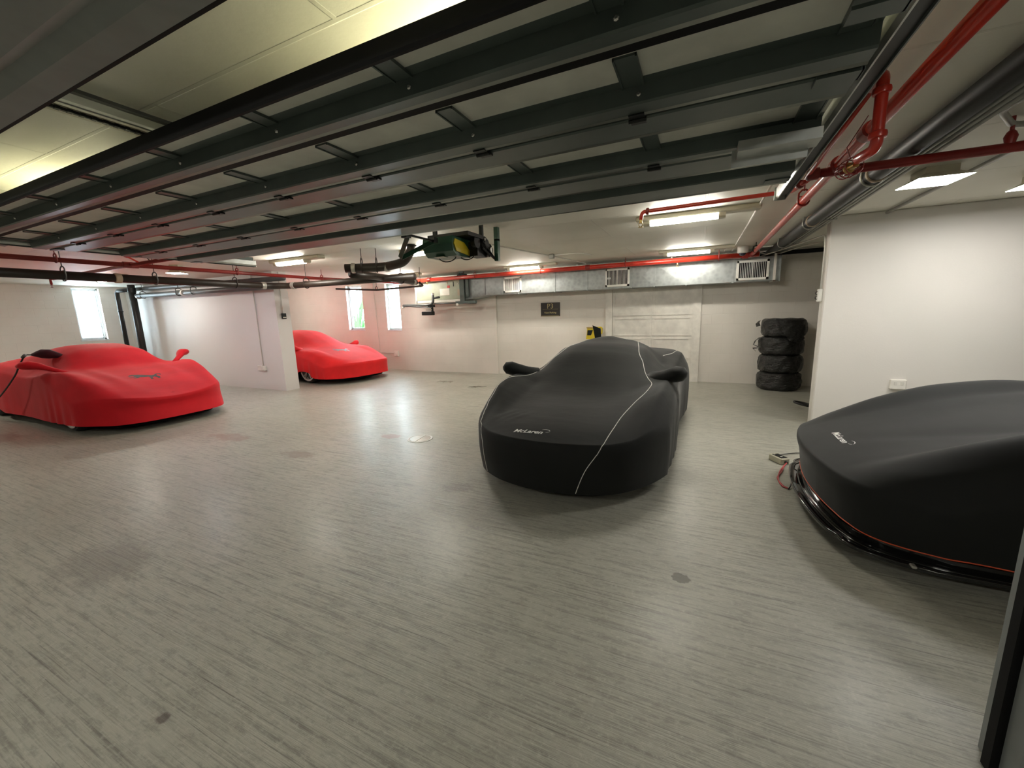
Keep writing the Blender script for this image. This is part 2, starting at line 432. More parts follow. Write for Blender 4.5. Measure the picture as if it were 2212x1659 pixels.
struct('wall_block', MB().bevbox((1.39, 6.33, 0), (XR, 6.51, H), 0.012), 'plaster')
# raised left-hand part of the back wall, pilasters of the painted-over double door
struct('trim_1', MB().box((-8.0 + 0.02, YB - 0.06, 0), (-4.83, YB, H)), 'wall_x')
struct('trim_2', MB().box((-2.00, YB - 0.05, 0), (-1.85, YB, 2.1)).box((-0.16, YB - 0.05, 0), (0.0, YB, 2.1)), 'white')
d1 = MB().box((-1.85, YB - 0.012, 0), (-0.16, YB, 2.1))
for x0, x1 in ((-1.845, -1.03), (-0.98, -0.165)):
    for z0, z1 in ((0.02, 0.45), (0.50, 0.95), (1.00, 1.40), (1.45, 2.08)):
        for a, b, c, d in ((x0 + 0.05, x1 - 0.05, z0, z0 + 0.03), (x0 + 0.05, x1 - 0.05, z1 - 0.03, z1), (x0, x0 + 0.05, z0, z1), (x1 - 0.05, x1, z0, z1)):
            d1.box((a, YB - 0.026, c), (b, YB - 0.0125, d))
d1.box((-1.028, YB - 0.034, 0), (-0.982, YB - 0.0125, 2.1))
struct('door_1', d1, 'white')
struct('gap_shade_strip', MB().box((0.9, YB - 0.02, 2.54), (XR, YB - 0.001, 2.615)), 'hole_shade')  # black strip on the wall, colour stands for shade in the gap
# opening header above the camera's left and the jamb on its right
hd = MB().strip([(0.38, H), (0.42, 2.47), (0.50, 2.425), (0.60, 2.415), (0.64, 2.435), (0.68, 2.41), (0.755, 2.405), (0.765, 2.42), (0.768, H)], -12.0, 0.6)
struct('trim_4', hd, 'header')
struct('trim_5', MB().box((-12.0, 0.7685, 2.418), (0.6, 0.780, 2.45)), 'rubber')
struct('trim_6', MB().box((0.985, 1.60, 0), (1.06, 1.78, 2.3)), 'header')
struct('trim_7', MB().box((0.962, 1.675, 0), (0.985, 1.715, 2.3)), 'rubber')

def window(i, axis, w):
    a0, a1, z0, z1 = w; e = 0.035
    f = MB(); g = MB()
    def b(mb, p, q, lo, hi, d0, d1):
        if axis == 'x': mb.box((p, YB + d0, lo), (q, YB + d1, hi))
        else: mb.box((XL - d1, p, lo), (XL - d0, q, hi))
    for p, q, lo, hi in ((a0, a0 + e, z0, z1), (a1 - e, a1, z0, z1), (a0, a1, z0, z0 + e), (a0, a1, z1 - e, z1)): b(f, p, q, lo, hi, 0.10, 0.16)
    for p, q, lo, hi in ((a0 + e, a0 + 1.7 * e, z0 + e, z1 - e), (a1 - 1.7 * e, a1 - e, z0 + e, z1 - e), (a0 + e, a1 - e, z0 + e, z0 + 1.6 * e), (a0 + e, a1 - e, z1 - 1.6 * e, z1 - e)): b(f, p, q, lo, hi, 0.115, 0.145)
    b(f, a0 - 0.02, a1 + 0.02, z0 - 0.03, z0, -0.015, 0.10)
    o = f.build('window_%d' % i, 'wframe'); o['kind'] = 'structure'
    b(g, a0 + e, a1 - e, z0 + e, z1 - e, 0.128, 0.132)
    g.build('pane', 'glass', o)
window(1, 'y', W1); window(2, 'x', W2); window(3, 'x', W3)
gr = MB().box((-16, YB + 0.25, -0.1), (-4, YB + 5, 0.0)).build('ground', 'soil'); gr['kind'] = 'structure'

def plant(x, y, n, h, label):
    t = thing('shrub', (x, y, 0.0), label, 'plant')
    mb = MB(); st = MB().tube([(x, y, 0), (x + 0.02, y, h * 0.55)], 0.04, 8)
    for k in range(n):
        a = random.uniform(0, 2 * PI); l = h * random.uniform(0.45, 0.9); z0 = h * random.uniform(0.15, 0.55)
        d = Vector((math.cos(a), math.sin(a), 0)); sd = Vector((-d.y, d.x, 0)) * 0.05 * random.uniform(0.6, 1.2)
        P = [Vector((x, y, z0)) + d * l * (0.12 + 0.4 * t_ ** 1.2) + Z * l * (t_ - 0.35 * t_ * t_ * random.uniform(0.4, 1.6)) for t_ in (0, 0.35, 0.7, 1.0)]
        vs = []; 
        for p, wd in zip(P, (0.5, 1.0, 0.7, 0.05)): vs += [p - sd * wd, p + sd * wd + Z * 0.006]
        mb.add(vs, [(0, 1, 3, 2), (2, 3, 5, 4), (4, 5, 7, 6)])
    mb.build('foliage', 'leaf', t); st.build('stem', 'brown', t)
plant(-11.28, 10.9, 80, 2.5, 'spiky green shrub growing outside the taller back window')


# ------------------------------------------------------------------ covered cars
def hermite(xs, ys, x):
    n = len(xs)
    if x <= xs[0]: return ys[0]
    if x >= xs[-1]: return ys[-1]
    k = 0
    while x > xs[k + 1]: k += 1
    def sl(i): return (ys[i + 1] - ys[i]) / (xs[i + 1] - xs[i])
    def m(i):
        if i == 0: return sl(0)
        if i == n - 1: return sl(n - 2)
        a, b = sl(i - 1), sl(i)
        return 0.0 if a * b <= 0 else 2 * a * b / (a + b)
    h = xs[k + 1] - xs[k]; t = (x - xs[k]) / h
    return (ys[k] * (1 + 2 * t) * (1 - t) ** 2 + h * m(k) * t * (1 - t) ** 2 + ys[k + 1] * t * t * (3 - 2 * t) + h * m(k + 1) * t * t * (t - 1))

def make_cover(spec, NU=72, NV=110):
    """Stretch cover over a car: local +y runs from nose to tail, x across. Returns verts, faces, and the surface samplers."""
    L = spec['L']; q_ = spec['q']; rows = spec['rows']; vs_ = [r[0] for r in rows]
    ww = spec['w']; wx = [a for a, b in ww]; wy = [b for a, b in ww]
    us = []
    for i in range(NU + 1):
        t = -1 + 2 * i / NU
        us.append(math.copysign(abs(t) ** 0.8, t))
    vv = [(j / NV) ** 1.25 for j in range(NV + 1)]
    cols = {}
    def top(qq, v):
        return hermite(q_, [hermite(vs_, [r[1][k] for r in rows], v) for k in range(len(q_))], qq)
    def plan(u, v):
        yf = spec['bow'](u); yr = L - spec.get('bowr', 0.35) * abs(u) ** 3
        return u * hermite(wx, wy, v), yf + v * (yr - yf)
    extra = spec.get('extra', lambda u, v, x, y: 0.0)
    verts = []; faces = []; vid = {}
    for j, v in enumerate(vv):
        rowk = [hermite(vs_, [r[1][k] for r in rows], v) for k in range(len(q_))]
        for i, u in enumerate(us):
            x, y = plan(u, v)
            vid[(i, j)] = len(verts); verts.append(Vector((x, y, hermite(q_, rowk, abs(u)) + extra(u, v, x, y))))
    for j in range(NV):
        for i in range(NU): faces.append((vid[(i, j)], vid[(i + 1, j)], vid[(i + 1, j + 1)], vid[(i, j + 1)]))
    ring = [(i, 0) for i in range(NU)] + [(NU, j) for j in range(NV)] + [(i, NV) for i in range(NU, 0, -1)] + [(0, j) for j in range(NV, 0, -1)]
    R = [verts[vid[k]] for k in ring]; n = len(ring)
    levels = spec.get('levels', [0.03, 0.08, 0.16, 0.27, 0.4, 0.55, 0.7, 0.82, 0.92, 1.0])
    prev = [vid[k] for k in ring]; hem = []
    nrm = []
    for i in range(n):
        a = R[(i + 2) % n] - R[i - 2]; a.z = 0
        d = Vector((a.y, -a.x, 0)); nrm.append(d.normalized())
    nrm = [(nrm[i - 3] + nrm[i - 2] + nrm[i - 1] + nrm[i] * 2 + nrm[(i + 1) % n] + nrm[(i + 2) % n] + nrm[(i + 3) % n]).normalized() for i in range(n)]
    for t in levels:
        cur = []
        for i in range(n):
            nm = nrm[i]; wf = max(0, -nm.y) ** 2; wr = max(0, nm.y) ** 2; wsd = nm.x ** 2
            o = sum(w * hermite([p for p, _ in spec[k]], [b for _, b in spec[k]], t) for w, k in ((wf, 'front'), (wr, 'rear'), (wsd, 'side')))
            zh = wf * spec['hem'][0] + wsd * spec['hem'][1] + wr * spec['hem'][2]
            if 'hemfn' in spec: zh += spec['hemfn'](R[i].x, R[i].y, nm)
            rip = spec.get('ripple', 0.006) * t * math.sin(i * 0.55 + 1.7 * math.sin(i * 0.13)) * (0.4 + 0.6 * math.sin(i * 0.071 + 2))
            p = R[i] + nm * (o + rip); p.z = R[i].z + (zh - R[i].z) * t
            cur.append(len(verts)); verts.append(p)
        for i in range(n):
            k = (i + 1) % n; faces.append((prev[k], prev[i], cur[i], cur[k]))
        prev = cur
    hem = prev
    return verts, faces, [verts[i] for i in hem]

def emit_cover(name, spec, mat, parent):
    vs, fs, hem = make_cover(spec)
    mb = MB().add(vs, fs); o = mb.build(name, mat, parent, True, local=True)
    bvh = BVHTree.FromPolygons([Vector(v) for v in vs], fs)
    def drop(x, y, lift=0.0):
        h, nm, _, _ = bvh.ray_cast(Vector((x, y, 3)), Vector((0, 0, -1)))
        return (Vector((x, y, 0.5)) if h is None else h + Vector((0, 0, lift)))
    return o, bvh, drop, hem

def snap(bvh, pts, lift):
    out = []
    for p in pts:
        c, nm, _, d = bvh.find_nearest(Vector(p))
        if nm.dot(c - Vector((0, 2.2, 0.3))) < 0: nm = -nm
        out.append(c + nm * lift)
    return out
def piping(bvh, parent, pts, mat, r=0.0035, name='piping'):
    return MB().tube(snap(bvh, dense(pts, 0.02), 0.001), r, 6).build(name, mat, parent, True, local=True)
def dense(pts, step=0.03):
    P = [Vector(p) for p in pts]; out = []
    for i in range(len(P) - 1):
        p0 = P[max(i - 1, 0)]; p1 = P[i]; p2 = P[i + 1]; p3 = P[min(i + 2, len(P) - 1)]
        n = max(1, int((p2 - p1).length / step))
        for k in range(n):
            t = k / n
            out.append(0.5 * ((2 * p1) + (p2 - p0) * t + (2 * p0 - 5 * p1 + 4 * p2 - p3) * t * t + (3 * p1 - p0 - 3 * p2 + p3) * t ** 3))
    out.append(P[-1]); return out

def wheel(parent, x, y, r=0.34, w=0.27, label=None):
    s = 1 if x > 0 else -1
    mb = MB().lathe([(r - 0.10, 0), (r - 0.03, 0), (r, 0.04), (r, w - 0.04), (r - 0.03, w), (r - 0.10, w)], (x - s * w, y, r), (s, 0, 0), 32)
    o = mb.build('wheel', 'tire', parent, AUTO, local=True)
    rm = MB()
    rm.lathe([(r - 0.07, 0), (r - 0.06, 0.02), (r - 0.10, 0.015), (r - 0.11, -0.02)], (x, y, r), (s, 0, 0), 32)
    for k in range(5):
        a = 2 * PI * k / 5 + 0.3
        for da in (-0.13, 0.13):
            d0 = Vector((0, math.cos(a), math.sin(a))); d1 = Vector((0, math.cos(a + da), math.sin(a + da)))
            rm.tube([Vector((x, y, r)) + d0 * 0.04 + X * s * 0.012, Vector((x, y, r)) + d1 * (r - 0.09) + X * s * 0.012], 0.014, 6)
    rm.lathe([(0.05, -0.02), (0.05, 0.02), (0.03, 0.03)], (x, y, r), (s, 0, 0), 16)
    rm.build('rim', 'alloy', o, AUTO, local=True)
    return o

def blob(path, rad, sq, n=16):
    return MB().tube(path, rad, n, squash=sq)

def underbody(parent, L, w, z0, z1, bow):
    pts = []
    for i in range(-12, 13):
        u = i / 12; pts.append((u * w, bow(u) + 0.12))
    pts += [(w, L - 0.35), (w * 0.8, L - 0.15), (-w * 0.8, L - 0.15), (-w, L - 0.35)]
    return MB().prism(pts, (0, 0, 0), X, Y, Z, z0, z1).build('underbody', 'under', parent, local=True)  # dark block put in below the hem for its shadow

Q = [0.0, 0.30, 0.55, 0.75, 0.90, 1.0]

# --- black car in the middle
bowA = lambda u: 0.34 * abs(u) ** 2 + 0.38 * abs(u) ** 6
def extraA(u, v, x, y):
    z = 0.055 * math.exp(-((x + 0.07) / 0.24) ** 2) * math.exp(-((y - 2.85) / 0.30) ** 2)
    for k, (cx, cy) in enumerate(((-0.52, 0.42), (-0.44, 0.40), (-0.36, 0.38))):   # folds beside the lettering
        d = (x - cx) * 0.75 - (y - cy) * 0.66; e = (x - cx) * 0.66 + (y - cy) * 0.75
        z += 0.006 * math.exp(-(d / 0.018) ** 2) * math.exp(-(e / 0.12) ** 2)
    return z
specA = dict(L=4.5, q=Q, bow=bowA, bowr=0.3, w=[(0, 0.93), (0.2, 0.955), (0.5, 0.92), (0.75, 0.975), (1, 0.88)], extra=extraA,
    rows=[(0.00, [0.535, 0.535, 0.533, 0.545, 0.590, 0.595]), (0.05, [0.605, 0.605, 0.608, 0.640, 0.705, 0.680]), (0.13, [0.670, 0.668, 0.680, 0.765, 0.835, 0.770]),
          (0.21, [0.720, 0.715, 0.740, 0.815, 0.865, 0.775]), (0.265, [0.790, 0.780, 0.780, 0.835, 0.860, 0.765]), (0.34, [0.940, 0.930, 0.910, 0.870, 0.840, 0.735]),
          (0.42, [1.100, 1.095, 1.050, 0.905, 0.800, 0.70]), (0.50, [1.180, 1.170, 1.115, 0.915, 0.79, 0.69]), (0.58, [1.195, 1.180, 1.100, 0.865, 0.82, 0.69]),
          (0.68, [1.140, 1.120, 1.020, 0.915, 0.88, 0.73]), (0.78, [1.060, 1.040, 0.980, 0.965, 0.94, 0.78]), (0.90, [0.980, 0.970, 0.955, 0.945, 0.91, 0.76]), (1.0, [0.92, 0.92, 0.91, 0.90, 0.87, 0.74])],
    front=[(0, 0), (0.15, 0.022), (0.5, 0.018), (1, -0.03)], side=[(0, 0), (0.15, 0.025), (0.5, 0.03), (1, 0.015)], rear=[(0, 0), (0.3, 0.02), (1, -0.05)], hem=(0.09, 0.12, 0.2))
carA = thing('car', (-1.165, 2.965, 0), 'sports car under a black stretch cover with white piping, in the middle of the garage', 'car', None, math.radians(-0.8))
coverA, bvhA, dropA, hemA = emit_cover('car_cover', specA, 'black_cloth', carA)
underbody(carA, 4.5, 0.86, 0.07, 0.45, bowA)
for wx_, wy_ in ((0.86, 1.15), (-0.86, 1.15), (0.88, 3.75), (-0.88, 3.75)): wheel(carA, wx_, wy_)
for s in (-1, 1):
    P = [(s * 0.70, 1.66, 0.82), (s * 0.80, 1.58, 0.86), (s * 0.88, 1.50, 0.90), (s * 0.95, 1.45, 0.925), (s * 1.01, 1.43, 0.93), (s * 1.045, 1.42, 0.925)]
    blob(P, [0.11, 0.09, 0.088, 0.098, 0.085, 0.03], 0.85).build('mirror_pocket', 'black_cloth', coverA, True, local=True)
piping(bvhA, coverA, [(0.37, 2.68, 1.16), (0.476, 2.06, 1.09), (0.559, 1.80, 0.96), (0.665, 1.50, 0.88), (0.724, 1.297, 0.825), (0.702, 1.024, 0.79), (0.629, 0.81, 0.73), (0.566, 0.583, 0.67), (0.536, 0.337, 0.62), (0.518, 0.209, 0.58), (0.503, 0.10, 0.54), (0.475, 0.05, 0.47), (0.374, 0.022, 0.309), (0.297, 0.03, 0.10)], 'pip_white')
piping(bvhA, coverA, [(-0.37, 2.68, 1.16), (-0.476, 2.06, 1.09), (-0.57, 1.80, 0.96), (-0.70, 1.50, 0.88), (-0.82, 1.25, 0.86), (-0.85, 0.95, 0.87), (-0.84, 0.6, 0.80), (-0.80, 0.35, 0.68), (-0.745, 0.20, 0.55), (-0.70, 0.14, 0.43), (-0.68, 0.13, 0.28), (-0.67, 0.14, 0.10)], 'pip_white')
piping(bvhA, coverA, [(0.66, 3.02, 0.93), (0.70, 3.165, 0.94), (0.765, 3.295, 0.948), (0.796, 3.484, 0.957), (0.80, 3.7, 0.95)], 'pip_white')
fl_ = MB().prism([(-0.045, 0), (0.045, -0.01), (0.030, 0.195), (-0.095, 0.245)], (-0.27, 3.1, 1.13), X, Z, Y, 0, 0.006)
fl_.build('fabric_tab', 'black_cloth', coverA, local=True)

# --- red car on the left
bowB = lambda u: 0.16 * abs(u) ** 2 + 0.66 * abs(u) ** 6
def extraB(u, v, x, y):
    z = 0.03 * math.exp(-((abs(x) - 0.42 - 0.10 * (y - 0.9)) / 0.10) ** 2) * math.exp(-((y - 0.95) / 0.5) ** 2)
    z += -0.035 * math.exp(-(x / 0.30) ** 2) * math.exp(-((y - 0.25) / 0.25) ** 2)
    return z
specB = dict(L=4.8, q=Q, bow=bowB, bowr=0.4, w=[(0, 0.97), (0.2, 0.985), (0.5, 0.95), (0.75, 0.985), (1, 0.9)], extra=extraB,
    rows=[(0.00, [0.470, 0.480, 0.510, 0.530, 0.535, 0.51]), (0.05, [0.575, 0.585, 0.60, 0.640, 0.660, 0.61]), (0.12, [0.680, 0.680, 0.700, 0.770, 0.815, 0.73]), (0.20, [0.765, 0.760, 0.780, 0.860, 0.905, 0.83]),
          (0.26, [0.830, 0.820, 0.830, 0.880, 0.900, 0.84]), (0.315, [0.900, 0.890, 0.880, 0.885, 0.875, 0.82]), (0.38, [1.070, 1.060, 1.010, 0.895, 0.855, 0.80]), (0.445, [1.215, 1.20, 1.13, 0.920, 0.85, 0.79]),
          (0.53, [1.275, 1.26, 1.175, 0.945, 0.865, 0.80]), (0.66, [1.235, 1.215, 1.12, 0.960, 0.92, 0.84]), (0.80, [1.130, 1.110, 1.050, 1.000, 0.97, 0.88]), (0.90, [1.040, 1.035, 1.01, 0.98, 0.95, 0.86]), (1, [0.96, 0.96, 0.95, 0.93, 0.90, 0.84])],
    front=[(0, 0), (0.1, 0.012), (0.35, -0.015), (1, 0.055)], side=[(0, 0), (0.12, 0.015), (0.5, 0.02), (1, 0.03)], rear=[(0, 0), (0.3, 0.02), (1, -0.05)], hem=(0.13, 0.13, 0.2),
    hemfn=lambda x, y, nm: 0.19 * math.exp(-((y - 4.15) / 0.35) ** 2) * nm.x ** 2, ripple=0.010)
carB = thing('car', (-7.60, 3.43, 0), 'sports car under a red cover with a black horse emblem, in front of the partition', 'car', None, PI / 2)
coverB, bvhB, dropB, hemB = emit_cover('car_cover', specB, 'red_cloth', carB)
underbody(carB, 4.8, 0.86, 0.06, 0.5, bowB)
for wx_, wy_ in ((0.93, 1.05), (-0.93, 1.05), (0.95, 4.15), (-0.95, 4.15)): wheel(carB, wx_, wy_)
for s, dy in ((-1, 0.0), (1, 0.0)):
    P = [(s * 0.70, 1.50, 0.85), (s * 0.80, 1.56, 0.91), (s * 0.88, 1.63, 0.955), (s * 0.955, 1.72, 1.0), (s * 1.02, 1.79, 1.02), (s * 1.085, 1.85, 1.02), (s * 1.13, 1.89, 1.01)]
    blob(P, [0.035, 0.045, 0.05, 0.075, 0.095, 0.085, 0.04], 0.72).build('mirror_pocket', 'red_cloth', coverB, True, local=True)

# --- red car behind the partition
bowC = lambda u: 0.12 * abs(u) ** 2 + 0.40 * abs(u) ** 5
specC = dict(L=4.5, q=Q, bow=bowC, bowr=0.4, w=[(0, 0.96), (0.2, 0.99), (0.5, 0.95), (0.75, 0.99), (1, 0.9)],
    extra=lambda u, v, x, y: 0.006 * math.sin(y * 70 + x * 14) * math.exp(-((x - 0.72) / 0.16) ** 2) * math.exp(-((y - 0.75) / 0.22) ** 2),
    rows=[(0.00, [0.50, 0.50, 0.50, 0.49, 0.48, 0.45]), (0.05, [0.575, 0.58, 0.585, 0.59, 0.585, 0.53]), (0.13, [0.68, 0.68, 0.685, 0.715, 0.72, 0.64]), (0.22, [0.77, 0.765, 0.77, 0.81, 0.81, 0.70]),
          (0.30, [0.86, 0.85, 0.84, 0.84, 0.82, 0.72]), (0.38, [1.01, 0.99, 0.93, 0.85, 0.82, 0.72]), (0.46, [1.17, 1.15, 1.05, 0.87, 0.82, 0.72]), (0.54, [1.275, 1.25, 1.13, 0.90, 0.84, 0.73]),
          (0.62, [1.30, 1.275, 1.15, 0.93, 0.88, 0.76]), (0.75, [1.24, 1.22, 1.11, 0.98, 0.94, 0.80]), (0.9, [1.06, 1.05, 1.02, 0.98, 0.94, 0.80]), (1, [0.96, 0.96, 0.95, 0.93, 0.90, 0.78])],
    front=[(0, 0), (0.12, 0.015), (0.5, 0.01), (1, 0.03)], side=[(0, 0), (0.12, 0.02), (0.5, 0.02), (1, 0.01)], rear=[(0, 0), (0.3, 0.02), (1, -0.05)], hem=(0.15, 0.14, 0.2),
    hemfn=lambda x, y, nm: 0.16 * math.exp(-((y - 1.28) / 0.30) ** 4) * nm.x ** 2, ripple=0.014)
carC = thing('car', (-7.62, 7.66, 0), 'sports car under a bright red cover, half hidden behind the white partition', 'car', None, PI / 2 - math.radians(4))
coverC, bvhC, dropC, hemC = emit_cover('car_cover', specC, 'red_cloth2', carC)
underbody(carC, 4.5, 0.86, 0.08, 0.5, bowC)
for wx_, wy_ in ((0.92, 1.2), (-0.92, 1.2), (0.94, 3.85), (-0.94, 3.85)): wheel(carC, wx_, wy_)
for s in (-1, 1):
    P = [(s * 0.76, 1.60, 0.82), (s * 0.86, 1.60, 0.85), (s * 0.93, 1.60, 0.875), (s * 0.99, 1.60, 0.88), (s * 1.03, 1.60, 0.87)]
    blob(P, [0.06, 0.06, 0.08, 0.08, 0.03], 0.85).build('mirror_pocket', 'red_cloth2', coverC, True, local=True)

# --- black car on the right with a splitter under its cover
bowD = lambda u: 0.16 * abs(u) ** 2 + 0.34 * abs(u) ** 12
def extraD(u, v, x, y):
    return -0.012 * math.exp(-((x + 0.05 - 0.35 * y) / 0.09) ** 2) * math.exp(-((y - 0.75) / 0.35) ** 2) + 0.012 * math.exp(-((x + 0.28 + 0.1 * y) / 0.12) ** 2) * math.exp(-((y - 1.0) / 0.6) ** 2)
specD = dict(L=4.6, q=Q, bow=bowD, bowr=0.3, w=[(0, 0.90), (0.15, 0.92), (0.5, 0.90), (0.75, 0.95), (1, 0.88)], extra=extraD,
    rows=[(0.00, [0.49, 0.49, 0.49, 0.49, 0.485, 0.46]), (0.05, [0.575, 0.575, 0.585, 0.62, 0.62, 0.56]), (0.13, [0.685, 0.685, 0.715, 0.80, 0.74, 0.62]), (0.21, [0.79, 0.79, 0.825, 0.915, 0.835, 0.67]),
          (0.30, [0.89, 0.89, 0.90, 0.965, 0.88, 0.69]), (0.37, [0.99, 0.98, 0.95, 0.945, 0.875, 0.70]), (0.45, [1.09, 1.07, 0.98, 0.85, 0.81, 0.72]), (0.53, [1.18, 1.16, 1.06, 0.86, 0.81, 0.71]),
          (0.62, [1.18, 1.16, 1.06, 0.88, 0.83, 0.72]), (0.75, [1.1, 1.08, 1.0, 0.93, 0.90, 0.77]), (0.9, [0.99, 0.98, 0.96, 0.93, 0.9, 0.77]), (1, [0.92, 0.92, 0.91, 0.9, 0.87, 0.74])],
    front=[(0, 0), (0.12, 0.012), (0.4, -0.01), (1, -0.035)], side=[(0, 0), (0.12, 0.012), (0.4, 0.015), (1, 0.0)], rear=[(0, 0), (0.3, 0.02), (1, -0.05)], hem=(0.19, 0.17, 0.2), ripple=0.004)
carD = thing('car', (0.80, 3.74, 0), 'sports car under a black cover with orange hem piping and a glossy front splitter', 'car', None, -PI / 2)
coverD, bvhD, dropD, hemD = emit_cover('car_cover', specD, 'black_cloth', carD)
for s in (-1, 1):
    P = [(s * 0.70, 1.85, 0.88), (s * 0.80, 1.80, 0.93), (s * 0.88, 1.76, 0.96), (s * 0.95, 1.74, 0.97), (s * 1.01, 1.74, 0.96), (s * 1.05, 1.74, 0.95)]
    blob(P, [0.06, 0.06, 0.085, 0.098, 0.085, 0.03], 0.82).build('mirror_pocket', 'black_cloth', coverD, True, local=True)
underbody(carD, 4.6, 0.84, 0.10, 0.45, bowD)
for wx_, wy_ in ((0.86, 1.25), (-0.86, 1.25), (0.88, 3.85), (-0.88, 3.85)): wheel(carD, wx_, wy_)
MB().tube([p + Vector((0, 0, 0.004)) for p in hemD], 0.0045, 6, closed=True).build('hem_piping', 'pip_orange', coverD, True, local=True)
lipo = []; lipi = []
for i in range(-40, 41):
    u = i / 40; a = abs(u)
    lipo.append(Vector((u * 0.945, -0.035 + bowD(u) * 1.0 + (0.02 * math.exp(-((a - 0.72) / 0.05) ** 2)), 0)))
    lipi.append(Vector((u * 0.89, 0.05 + bowD(u), 0)))
side = [(0.95, 0.75), (0.95, 1.0), (0.93, 1.25)]
pl_out = [Vector((-x, y, 0)) for x, y in reversed(side)] + lipo + [Vector((x, y, 0)) for x, y in side]
pl_in = [Vector((-x + 0.05, y, 0)) for x, y in reversed(side)] + lipi + [Vector((x - 0.05, y, 0)) for x, y in side]
sp = MB(); n_ = len(pl_out); prof = [(0.0, 0.085), (0.0, 0.105), (0.25, 0.112), (0.6, 0.100), (1.0, 0.105), (1.0, 0.16)]
vs = []; fs = []
for k, (a, z) in enumerate(prof):
    for o_, i_ in zip(pl_out, pl_in): p = o_.lerp(i_, a); vs.append((p.x, p.y, z))
for k in range(len(prof) - 1):
    for i in range(n_ - 1): fs.append((k * n_ + i, k * n_ + i + 1, (k + 1) * n_ + i + 1, (k + 1) * n_ + i))
vb = len(vs)
for o_ in pl_out: vs.append((o_.x * 0.96, o_.y + 0.05, 0.075))
for i in range(n_ - 1): fs.append((vb + i, vb + i + 1, i + 1, i))
vs.append((0, 1.0, 0.075)); 
for i in range(n_ - 1): fs.append((len(vs) - 1, vb + i + 1, vb + i))
spl = sp.add(vs, fs).build('front_splitter', 'gloss', carD, AUTO, local=True)
MB().tube([p + Vector((0, 0, 0.104)) for p in pl_out], 0.008, 8).build('edge_bead', 'gloss', spl, True, local=True)
MB().tube([p.lerp(q, 0.7) + Vector((0, 0, 0.103)) for p, q in zip(pl_out, pl_in)], 0.005, 8).build('inner_bead', 'gloss', spl, True, local=True)
for (x_, y_) in ((0.935, 0.36), (-0.93, 0.33)):
    MB().bevbox((x_ - 0.02, y_ - 0.012, 0.107), (x_ + 0.02, y_ + 0.012, 0.122), 0.004).build('splitter_clip', 'collar', spl, local=True)

# --- prints on the covers
def print_on(bvh, parent, verts, faces, at, ang, name, mat, lift=0.003, sub=True):
    c, s = math.cos(ang), math.sin(ang); out = []
    for x, y, _ in verts:
        px, py = at[0] + c * x - s * y, at[1] + s * x + c * y
        h, nm, _i, _d = bvh.ray_cast(Vector((px, py, 3)), Vector((0, 0, -1)))
        out.append(h + Vector((0, 0, lift)) if h is not None else Vector((px, py, 0.6)))
    return MB().add(out, faces).build(name, mat, parent, local=True)
def swoosh(x0, y0, k):
    P = []
    for i in range(17):
        t = i / 16; a = PI * (0.80 - 1.25 * t)
        P.append((x0 + k * (0.9 * math.cos(a)), y0 + k * 0.42 * math.sin(a) , 0.05 + 0.28 * math.sin(PI * t) ** 0.8))
    vs, fs = [], []
    for x, y, w in P: vs += [(x, y - w * k * 0.18, 0), (x, y + w * k * 0.18, 0)]
    for i in range(16): fs.append((2 * i, 2 * i + 2, 2 * i + 3, 2 * i + 1))
    return vs, fs
def wordmark(bvh, parent, at, ang, size):
    tv, tf = text_mesh('McLaren', size, 0.32, size * 0.022)
    tv = [(x * 1.18, y * 0.92, z) for x, y, z in tv]
    xm = max(p[0] for p in tv)
    sv, sf = swoosh(xm + size * 0.18, size * 0.42, size * 0.72); o = len(tv)
    return print_on(bvh, parent, tv + sv, tf + [tuple(i + o for i in f) for f in sf], at, ang, 'wordmark', 'print_white')
wordmark(bvhA, coverA, (-0.16, 0.125), 0.0, 0.066)
wordmark(bvhD, coverD, (-0.02, 0.22), 0.0, 0.066)
HORSE = [(-0.50, 0.30), (-0.40, 0.42), (-0.30, 0.45), (-0.20, 0.38), (-0.06, 0.30), (0.08, 0.16), (0.20, 0.08), (0.30, 0.10), (0.38, 0.20), (0.48, 0.26), (0.55, 0.20), (0.53, 0.06), (0.46, 0.00),
         (0.49, 0.08), (0.46, 0.17), (0.39, 0.12), (0.36, 0.02), (0.33, -0.08), (0.38, -0.20), (0.30, -0.34), (0.33, -0.40), (0.22, -0.40), (0.26, -0.26), (0.20, -0.14), (0.12, -0.20), (0.05, -0.34), (0.08, -0.42), (-0.03, -0.40), (0.02, -0.22), (0.04, -0.08),
         (-0.10, -0.04), (-0.20, 0.02), (-0.32, -0.08), (-0.44, -0.06), (-0.46, 0.00), (-0.36, 0.02), (-0.28, 0.10), (-0.40, 0.10), (-0.52, 0.16), (-0.50, 0.22), (-0.38, 0.19), (-0.30, 0.24), (-0.34, 0.32), (-0.44, 0.27)]
def emblem(bvh, parent, at, ang, k, mat):
    from mathutils.geometry import tessellate_polygon
    tris = tessellate_polygon([[Vector((x, y, 0)) for x, y in HORSE]])
    print_on(bvh, parent, [(x * k, y * k, 0) for x, y in HORSE], [tuple(t) for t in tris], at, ang, 'horse_emblem', mat)
emblem(bvhB, coverB, (-0.02, 0.80), 0.0, 0.40, 'print_black')
emblem(bvhC, coverC, (-0.05, 0.95), 0.0, 0.40, 'print_grey')

